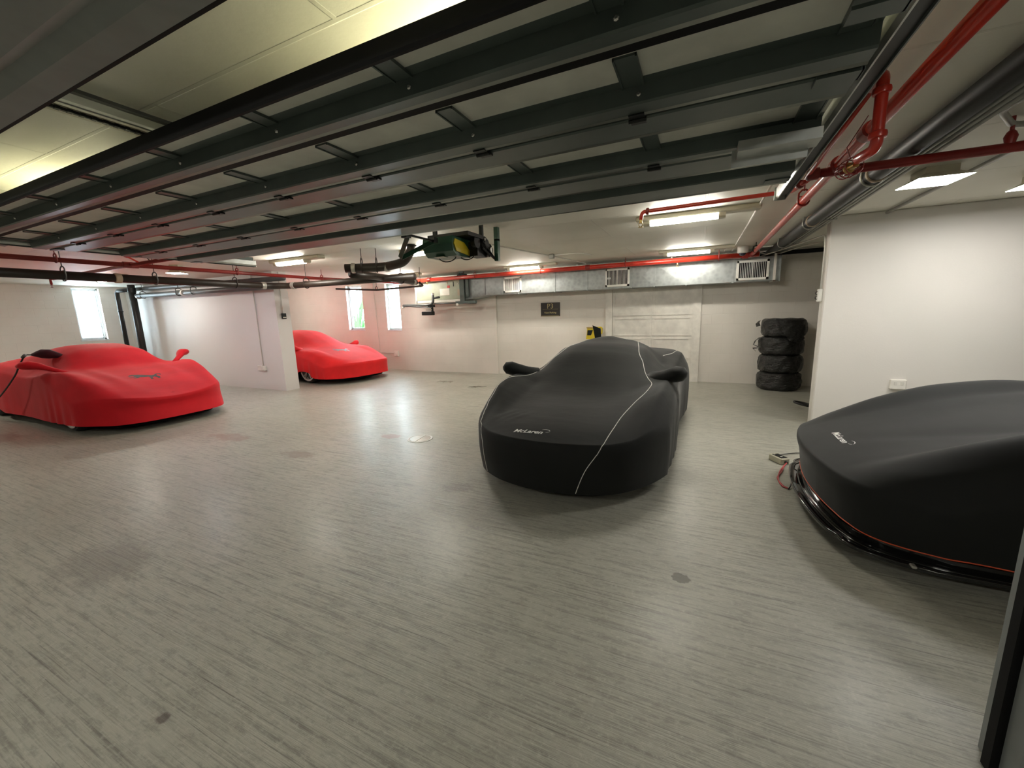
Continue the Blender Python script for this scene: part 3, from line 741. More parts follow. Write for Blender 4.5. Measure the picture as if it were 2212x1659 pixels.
# ------------------------------------------------------------------ light fittings
def strip_light(x, y, lx, label, hl=0.70, hh=1.25, off=0.12, rz=0.0, mat='lens'):
    t = thing('strip_light', (x, y, H), label, 'light', 'ceiling strip lights', rz)
    MB().bevbox((-hh / 2 + off, -0.075, -0.055), (hh / 2 + off, 0.075, -0.0), 0.012).build('housing', 'fixture', t, local=True)
    pr = [(-0.050, -0.05), (-0.046, -0.085), (-0.030, -0.102), (0.030, -0.102), (0.046, -0.085), (0.050, -0.05)]
    MB().prism(pr, (0, 0, 0), Y, Z, X, -hl / 2, hl / 2).build('diffuser', mat, t, local=True)
    for s in (-1, 1):
        a, b = sorted((s * hl / 2, s * (hl / 2 + 0.07)))
        MB().prism([(p * 1.12, q * 1.04 + 0.002) for p, q in pr], (0, 0, 0), Y, Z, X, a, b).build('end_cap', 'fixture', t, local=True)
    return t
strip_light(-0.23, 5.10, 0, 'lit strip light on the ceiling nearest above the middle black car')
strip_light(-0.26, 8.17, 0, 'lit strip light beside the dome camera, in front of the duct', mat='lens_back')
strip_light(-3.60, 8.49, 0, 'lit strip light in front of the leftmost duct grille', mat='lens_back')
strip_light(-3.95, 5.38, 0, 'lit strip light beside the yellow and green door motor')
strip_light(-6.48, 4.92, 0, 'lit strip light above the end of the white partition')
strip_light(-6.75, 8.25, 0, 'small far strip light at the end of the back red pipe', hl=0.6, hh=0.9, off=0)
strip_light(-11.74, 4.42, 0, 'lit strip light low behind the brown pipe near the left window')
strip_light(-11.7, 7.7, 0, 'added unseen strip light behind the white partition above the bright red car')  # hidden lamp added to brighten the walls behind the partition
strip_light(-12.2, 1.3, 0, 'added unseen strip light left of the raised door near the left wall')  # lamp added out of view to brighten the left wall
strip_light(-0.75, 1.75, 0, 'strip light above the raised garage door, right half', mat='lens_warm')
strip_light(-4.3, 1.75, 0, 'strip light above the raised garage door, left half', mat='lens_warm')
for x_, lb_ in ((-6.5, 'left'), (-2.6, 'middle'), (1.6, 'right')): strip_light(x_, -1.0, 0, 'added unseen strip light outside the raised door behind the header, ' + lb_, mat='lens_fill')  # lamps added behind the camera to brighten the foreground

def square_light(x, y, label, mat='lens_sq', k=1.0, rz=0.0, drop=0.0):
    t = thing('square_light', (x, y, H), label, 'light', 'square ceiling lights', rz)
    hb = MB(); a, b = 0.10 * k, 0.165 * k
    hb.add([(-a, -a, 0), (a, -a, 0), (a, a, 0), (-a, a, 0), (-a, -a, -0.05 - drop), (a, -a, -0.05 - drop), (a, a, -0.05 - drop), (-a, a, -0.05 - drop), (-b, -b, -0.095 - drop), (b, -b, -0.095 - drop), (b, b, -0.095 - drop), (-b, b, -0.095 - drop)],
           [(0, 1, 2, 3), (0, 1, 5, 4), (1, 2, 6, 5), (2, 3, 7, 6), (3, 0, 4, 7), (4, 5, 9, 8), (5, 6, 10, 9), (6, 7, 11, 10), (7, 4, 8, 11), (8, 9, 10, 11)])
    hb.build('housing', 'fixture', t, local=True)
    MB().box((-b * 0.97, -b * 0.97, -0.097 - drop), (b * 0.97, b * 0.97, -0.0945 - drop)).build('diffuser', mat, t, local=True)
    return t
square_light(1.66, 4.62, 'square ceiling light glowing above the right black car', k=1.05, rz=0.1)
square_light(2.62, 5.25, 'square ceiling light cut by the right edge of the picture', k=1.05)
square_light(-8.75, 4.28, 'small square ceiling light under the crossing dark red pipes', 'lens_cool', 0.72, 0.6, 0.05)

# ------------------------------------------------------------------ raised garage door
XD0, XD1 = -5.95, 0.45
door = thing('garage_door', (-2.75, 1.09, 2.36), 'raised sectional garage door with grey steel ribs overhead', 'door')
zp, zr = 2.425, 2.36
secs = [
    (1.12, 1.45, [(1.275, 1.345, zr)], True), (1.505, 1.84, [(1.715, 1.815, zr)], False),
    (1.84, 2.482, [(1.86, 2.045, zr + 0.005), (2.385, 2.462, zr)], False), (2.482, 3.22, [(2.495, 2.74, zr), (2.94, 3.205, zr)], False)]
stile_x = [-5.88, -5.31, -4.595, -3.88, -3.145, -2.425, -1.69, -0.985, -0.27, 0.385]
for k, (y0, y1, ribs, bottom) in enumerate(secs):
    s = MB().box((XD0, y0, zp), (XD1, y1, zp + 0.012)).build('door_section', 'panel', door)
    for (a, b, z) in ribs:
        MB().strip([(a - 0.045, zp), (a - 0.005, zp - 0.004), (a + 0.004, z + 0.006), (a + 0.012, z), (b - 0.014, z)], XD0, XD1).build('rib', 'strut', s)
        MB().strip([(b - 0.014, z), (b, z - 0.004), (b + 0.002, z + 0.012), (b + 0.004, zp)], XD0, XD1).build('rib_flange', 'lip', s)  # lighter steel puts the shine of the rib edge into the colour
    for x in stile_x:
        w = 0.045 if x in (stile_x[0], stile_x[-1]) else 0.04
        MB().strip([(y0 + 0.01, zp - 0.008), (y1 - 0.01, zp - 0.008)], x - w, x + w).add([(x - w, y0 + 0.01, zp - 0.008), (x + w, y0 + 0.01, zp - 0.008), (x + w, y0 + 0.01, zp), (x - w, y0 + 0.01, zp)], [(0, 1, 2, 3)]).box((x - w, y0 + 0.01, zp - 0.012), (x - w + 0.006, y1 - 0.01, zp)).box((x + w - 0.006, y0 + 0.01, zp - 0.012), (x + w, y1 - 0.01, zp)).build('stile', 'strut', s)
    if k > 1:
        for x in stile_x[1:-1]:
            yj = (secs[k - 1][1] + y0) / 2
            h = MB().box((x - 0.03, yj - 0.045, zr - 0.006), (x + 0.03, yj + 0.045, zr + 0.004)).tube([(x - 0.035, yj, zr - 0.008), (x + 0.035, yj, zr - 0.008)], 0.008, 8)
            h.build('hinge', 'darksteel', s)
    for x in stile_x[1:-1]:
        for (a, b, z) in ribs[:1]: MB().lathe([(0.009, 0), (0.009, 0.006), (0.005, 0.010)], (x + 0.02, a + 0.003, z + 0.03), (0, -1, 0), 8).build('bolt', 'alloy', s)
MB().box((XD0, 1.062, 2.372), (XD1, 1.085, 2.405)).box((XD0, 1.080, 2.398), (XD1, 1.125, 2.43)).strip([(1.060, 2.40), (1.061, 2.366), (1.066, 2.357), (1.078, 2.357), (1.087, 2.366), (1.087, 2.40)], XD0, XD1).build('bottom_seal', 'rubber', door)
MB().box((XD0, 1.45, zp - 0.003), (XD1, 1.505, zp + 0.012)).build('joint_strip', 'rubber', door)  # black strip added for the dark groove, stops light leaking through
MB().box((XD0, 3.22, zp - 0.02), (XD1, 3.245, zp + 0.012)).build('top_edge', 'lip', door)
for y in (1.50, 1.86, 2.48, 3.10):
    b = MB().box((XD1 - 0.13, y - 0.02, zr - 0.006), (XD1, y + 0.05, zr + 0.004)).box((XD1 - 0.005, y - 0.02, zr - 0.006), (XD1 + 0.003, y + 0.05, zr + 0.075))
    r = b.build('roller_bracket', 'steel' if y == 2.48 else 'strut', door)
    MB().tube([(XD1 - 0.02, y + 0.02, zr + 0.06), (XD1 + 0.085, y + 0.02, zr + 0.06)], 0.007, 8).lathe([(0.022, 0), (0.024, 0.01), (0.022, 0.02)], (XD1 + 0.07, y + 0.02, zr + 0.06), (1, 0, 0), 14).build('roller', 'alloy', r, AUTO)
    MB().box((XD0, y - 0.02, zr - 0.006), (XD0 + 0.13, y + 0.05, zr + 0.004)).build('roller_bracket', 'strut', door)
MB().box((0.12, 2.28, zr - 0.055), (0.44, 2.40, zr - 0.01)).box((0.10, 2.40, zr - 0.09), (0.41, 2.41, zr - 0.01)).build('reinforcing_plate', 'steel', door)

def track(x, s, y1, label):
    t = thing('door_track', (x, y1, 2.40), label, 'door track', 'garage door tracks')
    pr = [(0, 0.02), (0.010 * s, 0.0), (0.016 * s, 0.0), (0.016 * s, 0.006), (0.012 * s, 0.010), (0.006 * s, 0.024), (0.006 * s, 0.075), (0, 0.075)]
    MB().prism(pr, (x, 0, 2.385), X, Z, Y, 0.85, y1).build('channel', 'steel', t)
    MB().prism([(0.016 * s, 0.003), (0.058 * s, 0.003), (0.058 * s, 0.085), (0.050 * s, 0.085), (0.050 * s, 0.012), (0.016 * s, 0.012)], (x, 0, 2.385), X, Z, Y, 0.85, y1 - 0.1).build('web', 'darksteel', t)  # dark web: shadow under the channel put into its colour
    MB().prism([(0.059 * s, -0.008), (0.064 * s, -0.008), (0.064 * s, 0.125), (0.10 * s, 0.125), (0.10 * s, 0.131), (0.059 * s, 0.131)], (x, 0, 2.385), X, Z, Y, 0.85, y1).build('angle_rail', 'strut', t)
    for y in (1.3, 2.4, y1 - 0.25):
        MB().box((x + 0.07 * s - 0.015, y - 0.002, 2.50), (x + 0.07 * s + 0.015, y + 0.002, H)).box((x + 0.055 * s - 0.03, y - 0.03, H - 0.006), (x + 0.085 * s + 0.03, y + 0.03, H)).build('hanger', 'steel', t)
    MB().box((x - 0.01, y1 - 0.004, 2.375), (x + 0.065 * s, y1 + 0.004, 2.47)).build('end_stop', 'steel', t)
    return t
track(0.47, 1, 3.78, 'steel garage door track along the right end of the raised door')
track(-5.97, -1, 3.95, 'steel garage door track along the left end of the raised door')

# opener rail with its chain, and the motor behind the door
rail = thing('opener_rail', (-2.6, 0.8, 2.58), 'galvanized opener rail with a black chain above the raised door', 'rail')
MB().box((-2.555, 0.80, 2.572), (-2.470, 3.9, 2.580)).box((-2.562, 0.80, 2.562), (-2.555, 3.9, 2.590)).build('channel', 'railsteel', rail)
MB().box((-2.468, 0.80, 2.572), (-2.440, 3.9, 2.588)).build('angle', 'darksteel', rail)
MB().box((-2.630, 0.80, 2.582), (-2.564, 3.9, 2.590)).build('backing_channel', 'header', rail)
MB().box((-2.725, 0.80, 2.572), (-2.680, 3.9, 2.590)).build('outer_lip', 'fixture', rail)
ch = MB()
for i in range(150):
    y = 0.82 + i * 0.0205
    ch.cbox((-2.655, y, 2.565), (0.012 if i % 2 else 0.022, 0.019, 0.014))
ch.build('chain', 'chain', rail)
for y_ in (0.80, 3.5): MB().box((-2.63, y_, H - 0.012), (-2.58, y_ + 0.06, H)).box((-2.60, y_, 2.58), (-2.595, y_ + 0.06, H)).build('hanger', 'steel', rail)

op = thing('door_opener', (-2.6, 4.2, 2.3), 'green and yellow garage door motor hanging behind the raised door', 'door opener')
hs = MB().prism([(-0.20, 0.10), (-0.22, 0.02), (-0.20, -0.06), (-0.13, -0.105), (0.16, -0.105), (0.21, -0.06), (0.21, 0.10)], (-2.62, 4.12, 2.36), Y, Z, X, -0.30, 0.10)
body = hs.build('motor_housing', 'green', op)
MB().prism([(-0.17, 0.07), (-0.19, 0.015), (-0.15, -0.06), (0.16, -0.085), (0.18, -0.06), (0.02, 0.05)], (-2.62, 4.12, 2.36), Y, Z, X, 0.10, 0.112).build('side_plate', 'yellow', body)
MB().box((-2.80, 3.95, 2.249), (-2.68, 4.05, 2.254)).build('sticker', 'paper', body)
MB().tube(arc((-2.72, 4.10, 2.27), 0.12, PI, 2 * PI, X, Z * 0.5, 12), 0.006, 6).tube(arc((-2.50, 4.18, 2.27), 0.09, PI, 2 * PI, X, Z * 0.5, 12), 0.006, 6).build('cable', 'wire_black', op, True)
mech = MB().box((-2.90, 3.98, 2.46), (-2.36, 4.34, 2.50)).lathe([(0.085, 0), (0.085, 0.12), (0.05, 0.15)], (-2.50, 4.40, 2.42), (1, 0, 0), 20).lathe([(0.06, 0), (0.07, 0.02), (0.07, 0.06), (0.02, 0.06)], (-2.44, 4.22, 2.42), (1, 0, 0), 18)
mech.lathe([(0.075, 0), (0.075, 0.03)], (-2.40, 4.50, 2.36), (1, 0, 0), 20).lathe([(0.05, 0), (0.05, 0.16)], (-2.55, 4.52, 2.33), (1, 0, 0), 16).cbox((-2.47, 4.36, 2.35), (0.14, 0.22, 0.16))
mech.tube([(-2.36, 4.30, 2.44), (-2.36, 4.62, 2.26)], 0.012, 8).tube([(-2.36, 4.30, 2.36), (-2.36, 4.62, 2.26)], 0.012, 8)
mech.build('drive_mechanism', 'chain', op, AUTO)
for r_, p_ in ((0.035, (-2.365, 4.52, 2.36)), (0.02, (-2.362, 4.36, 2.46))): MB().lathe([(r_, 0), (r_, 0.012)], p_, (1, 0, 0), 16).build('pulley', 'alloy', op, AUTO)
MB().box((-2.36, 4.60, 2.24), (-2.31, 4.66, 2.50)).box((-2.36, 4.60, 2.48), (-2.31, 4.66, H)).build('end_bracket', 'green', op)
for x_, y_ in ((-2.84, 4.0), (-2.40, 4.3)): MB().box((x_, y_, 2.50), (x_ + 0.04, y_ + 0.04, H)).build('hanger', 'darksteel', op)
vb_ = thing('drop_arm', (-2.85, 3.7, 2.3), 'dark green V shaped door arm beside the motor', 'bracket')
for nm, a, b in (('arm', (-2.74, 3.42, 2.385), (-3.02, 3.62, 2.23)), ('arm', (-2.70, 3.80, 2.395), (-3.00, 3.63, 2.23))):
    a, b = Vector(a), Vector(b); d = (b - a).normalized(); sd = d.cross(Vector((-0.6, 0.75, -0.2))).normalized() * 0.024; th = d.cross(sd).normalized() * 0.004
    MB().add([a - sd - th, a + sd - th, a + sd + th, a - sd + th, b - sd - th, b + sd - th, b + sd + th, b - sd + th], [(0, 1, 2, 3), (4, 5, 6, 7), (0, 1, 5, 4), (1, 2, 6, 5), (2, 3, 7, 6), (3, 0, 4, 7)]).build(nm, 'green', vb_)
for p_ in ((-2.74, 3.40, 2.40), (-2.70, 3.81, 2.41)): MB().cbox(p_, (0.07, 0.07, 0.048)).build('pivot_clip', 'darksteel', vb_)
MB().tube([(-2.70, 3.24, 2.40), (-2.70, 3.83, 2.40)], 0.012, 8).build('pivot_bar', 'darksteel', vb_)
for x in stile_x[3:-1]:
    MB().box((x + 0.02, 3.245, 2.43), (x + 0.10, 3.36, 2.436)).build('top_bracket', 'paper', door)

# ------------------------------------------------------------------ fire sprinkler pipes
def clevis(parent, p, r, top, mat='darksteel', ax=Y, gap=0.05):
    # pear-shaped hanger ring round a pipe running along ax, with its rod to the ceiling
    p = Vector(p); sd = ax.cross(Z).normalized(); R = r + 0.008
    pts = [p + sd * (R * math.cos(a)) + Z * (R * math.sin(a)) for a in [PI * (1.0 + k / 10) for k in range(11)]]
    pts += [p + sd * (R * 0.9) + Z * (R + gap * 0.5), p + sd * (R * 0.35) + Z * (R + gap), p - sd * (R * 0.35) + Z * (R + gap), p - sd * (R * 0.9) + Z * (R + gap * 0.5)]
    mb = MB().tube(pts, 0.008, 8, closed=True)
    if gap > 0.03: mb.tube([p - sd * R + Z * (r + 0.004), p + sd * R + Z * (r + 0.004)], 0.005, 6)
    mb.tube([p + Z * (R + gap - 0.01), Vector((p.x, p.y, top))], 0.0055, 6)
    return mb.build('hanger', mat, parent, AUTO)
def collar_on(parent, p, d, r, w, mat, name='coupling'):
    d = Vector(d).normalized(); p = Vector(p) - d * w / 2
    return MB().lathe([(r, 0), (r + 0.008, 0.004), (r + 0.010, w * 0.5), (r + 0.008, w - 0.004), (r, w)], p, d, 20).build(name, mat, parent, AUTO)
def sprinkler(parent, p, down=True, mat='brass'):
    p = Vector(p); s = -1 if down else 1
    mb = MB().lathe([(0.012, 0), (0.012, 0.02), (0.016, 0.02), (0.016, 0.03), (0.008, 0.03)], p, (0, 0, s), 12)
    for q in (-1, 1): mb.tube([p + Z * s * 0.03 + X * 0.012 * q, p + Z * s * 0.045 + X * 0.018 * q, p + Z * s * 0.065 + X * 0.006 * q], 0.0035, 6)
    mb.lathe([(0.006, 0.062), (0.022, 0.066), (0.022, 0.069), (0.005, 0.072)], p, (0, 0, s), 14)
    return mb.build('sprinkler_head', mat, parent, AUTO)

t = thing('sprinkler_pipe', (0.77, 4, 2.5), 'thick bright red sprinkler main running towards the back wall on the right', 'pipe', 'red sprinkler pipes')
MB().tube([(0.765, 0.3, 2.5), (0.775, 3.42, 2.5), (0.785, 8.66, 2.507)], 0.033, 20).build('pipe', 'red', t, True)
collar_on(t, (0.770, 2.95, 2.5), Y, 0.034, 0.10, 'redd'); collar_on(t, (0.775, 3.55, 2.5), Y, 0.040, 0.14, 'redd'); collar_on(t, (0.786, 8.62, 2.507), Y, 0.04, 0.06, 'redd')
clevis(t, (0.78, 4.55, 2.504), 0.034, H, 'redd'); clevis(t, (0.785, 8.1, 2.52), 0.034, H, 'darksteel', gap=0.02)

t = thing('sprinkler_pipe', (2.0, 3.55, 2.47), 'dark red sprinkler branch crossing under the black insulated pipe to the right edge', 'pipe', 'red sprinkler pipes')
MB().tube([(0.62, 3.55, 2.47), (XR - 0.02, 3.70, 2.47)], 0.028, 18).build('pipe', 'redd', t, True)
collar_on(t, (0.86, 3.555, 2.47), X, 0.030, 0.08, 'redd'); collar_on(t, (0.65, 3.55, 2.47), X, 0.030, 0.07, 'redd')
MB().lathe([(0.022, 0.02), (0.030, 0.06), (0.020, 0.085), (0.010, 0.095), (0.009, 0.17)], (1.60, 3.575, 2.47), (0, 0, 1), 14).build('riser_nipple', 'redd', t, AUTO)
clevis(t, (4.2, 3.65, 2.47), 0.034, H, 'darksteel', X)

t = thing('sprinkler_pipe', (0.62, 2.9, 2.5), 'thin red sprinkler pipe beside the door track that drops to a caged head', 'pipe', 'red sprinkler pipes')
MB().tube(bend([(0.625, 3.62, 2.47), (0.622, 2.36, 2.505)], 0.02), 0.015, 14).build('pipe', 'red', t, True)
dp = MB().tube(bend([(0.622, 2.40, 2.505), (0.622, 2.28, 2.505), (0.625, 2.28, 2.225), (0.595, 2.38, 2.22)], 0.035), 0.0215, 18).build('drop', 'red', t, True)
collar_on(t, (0.622, 2.28, 2.44), Z, 0.022, 0.03, 'red', 'elbow_rim'); collar_on(t, (0.625, 2.28, 2.275), Z, 0.022, 0.03, 'red', 'elbow_rim')
hd_ = MB().tube([(0.595, 2.40, 2.205), (0.585, 2.44, 2.205)], 0.014, 10).lathe([(0.006, 0.04), (0.024, 0.05), (0.024, 0.054), (0.006, 0.06)], (0.595, 2.40, 2.205), (-0.24, 0.97, 0), 12).build('sprinkler_head', 'brass', t, AUTO)
cg = MB(); c0 = Vector((0.590, 2.43, 2.205)); ax = Vector((-0.24, 0.97, 0)).normalized(); sd = Z.cross(ax)
for rr, hh in ((0.036, -0.015), (0.038, 0.035), (0.034, 0.07)):
    cg.tube([c0 + ax * hh + sd * rr * math.cos(2 * PI * k / 16) + Z * rr * math.sin(2 * PI * k / 16) for k in range(16)], 0.0024, 6, closed=True)
for k in range(6):
    a = 2 * PI * k / 6; e = sd * math.cos(a) + Z * math.sin(a)
    cg.tube([c0 - ax * 0.015 + e * 0.036, c0 + ax * 0.035 + e * 0.038, c0 + ax * 0.07 + e * 0.034], 0.002, 6)
cg.tube([c0 + Z * 0.037 + ax * 0.02, c0 + Z * 0.10 + ax * 0.06, Vector((0.66, 2.56, 2.45))], 0.002, 6)
cg.build('head_guard', 'redd', t, True)

t = thing('sprinkler_pipe', (0.0, 4.1, 2.5), 'thin red sprinkler pipe along the far edge of the raised door ending in an elbow', 'pipe', 'red sprinkler pipes')
MB().tube(bend([(0.66, 3.60, 2.47), (0.62, 4.10, 2.5), (-0.55, 4.16, 2.5), (-0.56, 4.16, 2.43)], 0.04), 0.017, 14).build('pipe', 'red', t, True)
collar_on(t, (0.63, 3.86, 2.486), (-0.05, 0.7, 0.04), 0.021, 0.05, 'redd'); collar_on(t, (-0.50, 4.158, 2.5), X, 0.021, 0.03, 'redd')
sprinkler(t, (-0.56, 4.16, 2.43))

t = thing('sprinkler_pipe', (-3, 8.95, 2.53), 'long bright red sprinkler pipe along the top of the back wall', 'pipe', 'red sprinkler pipes')
MB().tube([(-7.52, 8.68, 2.487), (0.90, 8.68, 2.507)], 0.047, 16).build('pipe', 'red', t, True)
for x in (-6.35, -2.23, 0.68): collar_on(t, (x, 8.68, 2.498), X, 0.048, 0.10, 'redd')
for x in (-6.43, -0.465): sprinkler(t, (x, 8.68, 2.453))
for x in (-5.0, -3.3, -1.45, 0.25): clevis(t, (x, 8.68, 2.499), 0.047, H, 'redd', X, 0.02)

t = thing('sprinkler_pipe', (-7.55, 3, 2.45), 'long dark red sprinkler pipe above the brown drain pipe on the left', 'pipe', 'red sprinkler pipes')
MB().tube([(-7.62, 0.2, 2.45), (-7.50, 6.2, 2.45), (-7.45, 8.66, 2.485)], 0.031, 16).build('pipe', 'redd', t, True)
collar_on(t, (-7.56, 3.13, 2.45), Y, 0.034, 0.18, 'redd')
for y in (2.37, 4.6, 6.35): clevis(t, (-7.60 + 0.02 * y, y, 2.45), 0.031, H, 'redd', Y, 0.035)

t = thing('sprinkler_pipe', (-8.0, 3.15, 2.45), 'dark red sprinkler branch crossing from the left track to the partition side', 'pipe', 'red sprinkler pipes')
MB().tube([(-10.6, 3.24, 2.45), (-7.5, 3.13, 2.45), (-6.3, 3.16, 2.46)], 0.026, 14).build('pipe', 'redd', t, True)
MB().lathe([(0.05, 0), (0.035, 0.03), (0.014, 0.05)], (-7.30, 3.0, 2.56), (0.6, -0.2, -0.5), 14).tube([(-7.27, 2.99, 2.53), (-7.30, 3.13, 2.46)], 0.012, 8).build('alarm_bell', 'red', t, AUTO)
MB().tube([Vector((-7.02, 3.10, 2.54)) + Vector((0.07 * math.cos(k * PI / 8), 0.02 * math.sin(k * PI / 8), 0.035 * math.sin(k * PI / 8))) for k in range(16)], 0.005, 6, closed=True).tube([(-7.02, 3.1, 2.505), (-7.02, 3.14, 2.46)], 0.006, 6).build('head_guard', 'brown', t, True)

t = thing('sprinkler_pipe', (-10.6, 3.25, 2.45), 'short red drop with a sprinkler head below the brown pipe, far left', 'pipe', 'red sprinkler pipes')
MB().tube(bend([(-10.55, 3.24, 2.45), (-10.72, 3.24, 2.45), (-10.72, 3.24, 2.36)], 0.03), 0.02, 12).build('pipe', 'redd', t, True); sprinkler(t, (-10.72, 3.24, 2.37), True, 'redd')

# ------------------------------------------------------------------ drain and service pipes
t = thing('insulated_pipe', (1.1, 4, 2.49), 'thick black insulated pipe between the red main and the right wall', 'pipe')
MB().tube([(1.185, 0.3, 2.562), (1.165, 4.0, 2.566), (1.12, 9.4, 2.57)], 0.062, 24).build('pipe', 'blackpipe', t, True)
for y in (4.15, 6.05): collar_on(t, (1.165 - 0.0083 * (y - 4), y, 2.566), Y, 0.063, 0.035, 'beigeband', 'band')
for y in (1.6, 4.25, 6.2, 7.9): clevis(t, (1.165 - 0.0083 * (y - 4), y, 2.566), 0.063, H, 'collar', Y, 0.003)
for i, (dx, z, m) in enumerate(((0.195, 2.562, 'leftmost of the three white conduits beside the black pipe'), (0.235, 2.562, 'middle one of the three white conduits beside the black pipe'), (0.272, 2.562, 'rightmost of the three white conduits beside the black pipe'))):
    t = thing('conduit', (1.09 + dx, 5, z), m, 'conduit', 'conduits beside the black pipe')
    MB().tube([(1.10 + dx, 0.3, z), (1.06 + dx, 9.43, z)], 0.013, 10).build('tube', 'greysteel', t, True)
    for y in (3.9, 6.0, 8.0): MB().box((1.08 + dx - 0.018, y, z - 0.016), (1.08 + dx + 0.018, y + 0.025, H - 0.001)).build('strap', 'greysteel', t)
t = thing('conduit', (1.9, 3.4, 2.6), 'grey conduit bending round above the red branch near the right edge', 'conduit')
MB().tube(bend([(1.75, 0.5, 2.60), (1.42, 3.30, 2.60), (1.62, 3.62, 2.60), (2.9, 3.62, 2.61)], 0.08), 0.017, 10).build('tube', 'greysteel', t, True)
t = thing('conduit', (2.2, 2.0, 2.61), 'straight grey conduit behind the riser nipple of the red branch', 'conduit')
MB().tube([(2.05, 0.5, 2.612), (1.93, 3.4, 2.612), (1.9, 6.3, 2.612)], 0.017, 10).build('tube', 'greysteel', t, True)

t = thing('drain_pipe', (-7.6, 3, 2.25), 'dark brown cast iron drain pipe running along the left under the red pipe', 'pipe')
MB().tube(bend([(-7.66, 0.2, 2.27), (-7.60, 5.20, 2.25), (-7.32, 5.45, 2.25), (-4.55, 5.80, 2.27)], 0.10), 0.058, 20).build('pipe', 'brown', t, True)
for p, d, m in (((-7.625, 2.98, 2.26), Y, 'beigeband'), ((-7.58, 5.10, 2.25), (0.2, 1, 0), 'collar'), ((-7.22, 5.465, 2.25), (1, 0.13, 0), 'collar')): collar_on(t, p, d, 0.059, 0.075, m, 'band')
for y in (2.43, 3.42, 4.60): clevis(t, (-7.61, y, 2.255), 0.059, H, 'greypipe' if y < 4 else 'brown', Y, 0.05)
clevis(t, (-6.9, 5.50, 2.25), 0.059, H, 'brown', X, 0.05)

t = thing('drain_pipe', (-4.6, 4.85, 2.37), 'black drain pipe elbow turning up into the ceiling left of the door motor', 'pipe')
MB().tube(bend([(-4.98, 4.68, 2.345), (-4.50, 5.02, 2.36), (-4.12, 5.02, 2.40), (-3.97, 5.02, 2.56), (-3.95, 5.02, H)], 0.16), 0.066, 20).build('pipe', 'brown', t, True)
MB().lathe([(0.075, 0), (0.085, 0.012), (0.062, 0.02)], (-3.95, 5.02, H - 0.025), (0, 0, 1), 20).build('ceiling_flange', 'darksteel', t, AUTO)
for p, d in (((-4.88, 4.75, 2.348), (0.8, 0.56, 0)), ((-4.45, 5.02, 2.362), (1, 0, 0.05))): collar_on(t, p, d, 0.067, 0.06, 'collar', 'band')
for p in ((-4.78, 4.825, 2.35), (-4.60, 4.95, 2.355)): clevis(t, p, 0.067, H, 'brown', Vector((0.8, 0.56, 0)).normalized(), 0.07)
t = thing('drain_pipe', (-5.2, 6, 2.28), 'short black drain pipe running back from under the elbow pipe', 'pipe')
MB().tube([(-4.99, 4.80, 2.27), (-5.10, 5.35, 2.285), (-5.52, 7.05, 2.30)], 0.060, 20).build('pipe', 'brown', t, True)
collar_on(t, (-5.49, 6.93, 2.30), (-0.24, 1, 0), 0.062, 0.08, 'collar', 'band')
clevis(t, (-5.36, 6.4, 2.295), 0.061, H, 'brown', Vector((-0.24, 0.97, 0)), 0.06)
t = thing('drain_pipe', (-6.2, 7.2, 2.2), 'thin bent dark pipe below the short drain pipe by the back windows', 'pipe')
MB().tube(bend([(-7.75, 6.95, 2.27), (-6.75, 7.2, 2.205), (-5.55, 7.35, 2.24), (-5.50, 7.15, 2.30)], 0.06), 0.022, 10).build('pipe', 'brown', t, True)
for p in ((-6.75, 7.2, 2.22), (-5.62, 7.34, 2.25)): clevis(t, p, 0.022, H, 'brown', X, 0.03)

t = thing('drain_pipe', (-11, 5.7, 2.35), 'grey pipe with ring hangers along the top of the white partition', 'pipe')
MB().tube([(-13.75, 5.70, 2.345), (-7.6, 5.74, 2.29)], 0.058, 18).build('pipe', 'greypipe', t, True)
for x, m in ((-13.68, 'collar'), (-11.55, 'shine')): collar_on(t, (x, 5.71, 2.327), X, 0.059, 0.06, m, 'band')
for x in (-13.45, -11.75, -11.10): clevis(t, (x, 5.712, 2.33), 0.058, H, 'darksteel', X, 0.05)
t = thing('drain_pipe', (-11, 5.82, 2.53), 'dark grey pipe tight under the ceiling above the partition', 'pipe')
MB().tube([(-14.0, 5.82, 2.54), (-8.0, 5.84, 2.46)], 0.05, 16).build('pipe', 'greypipe', t, True)
t = thing('standpipe', (-13.85, 5.62, 0), 'thick dark standpipe in the corner beside the white partition', 'pipe')
MB().tube([(-13.86, 5.66, 0), (-13.86, 5.66, H)], 0.078, 18).build('pipe', 'blackpipe', t, True)
collar_on(t, (-13.86, 5.66, 2.50), Z, 0.08, 0.12, 'darksteel')
t = thing('standpipe', (-14.32, 5.55, 0), 'thinner dark standpipe with an elbow on top, beside the thick standpipe', 'pipe')
MB().tube(bend([(-14.40, 5.55, 0), (-14.40, 5.55, 2.50), (-13.95, 5.62, 2.51)], 0.10), 0.050, 16).build('pipe', 'blackpipe', t, True)
collar_on(t, (-14.40, 5.55, 1.95), Z, 0.052, 0.04, 'darksteel', 'bracket')

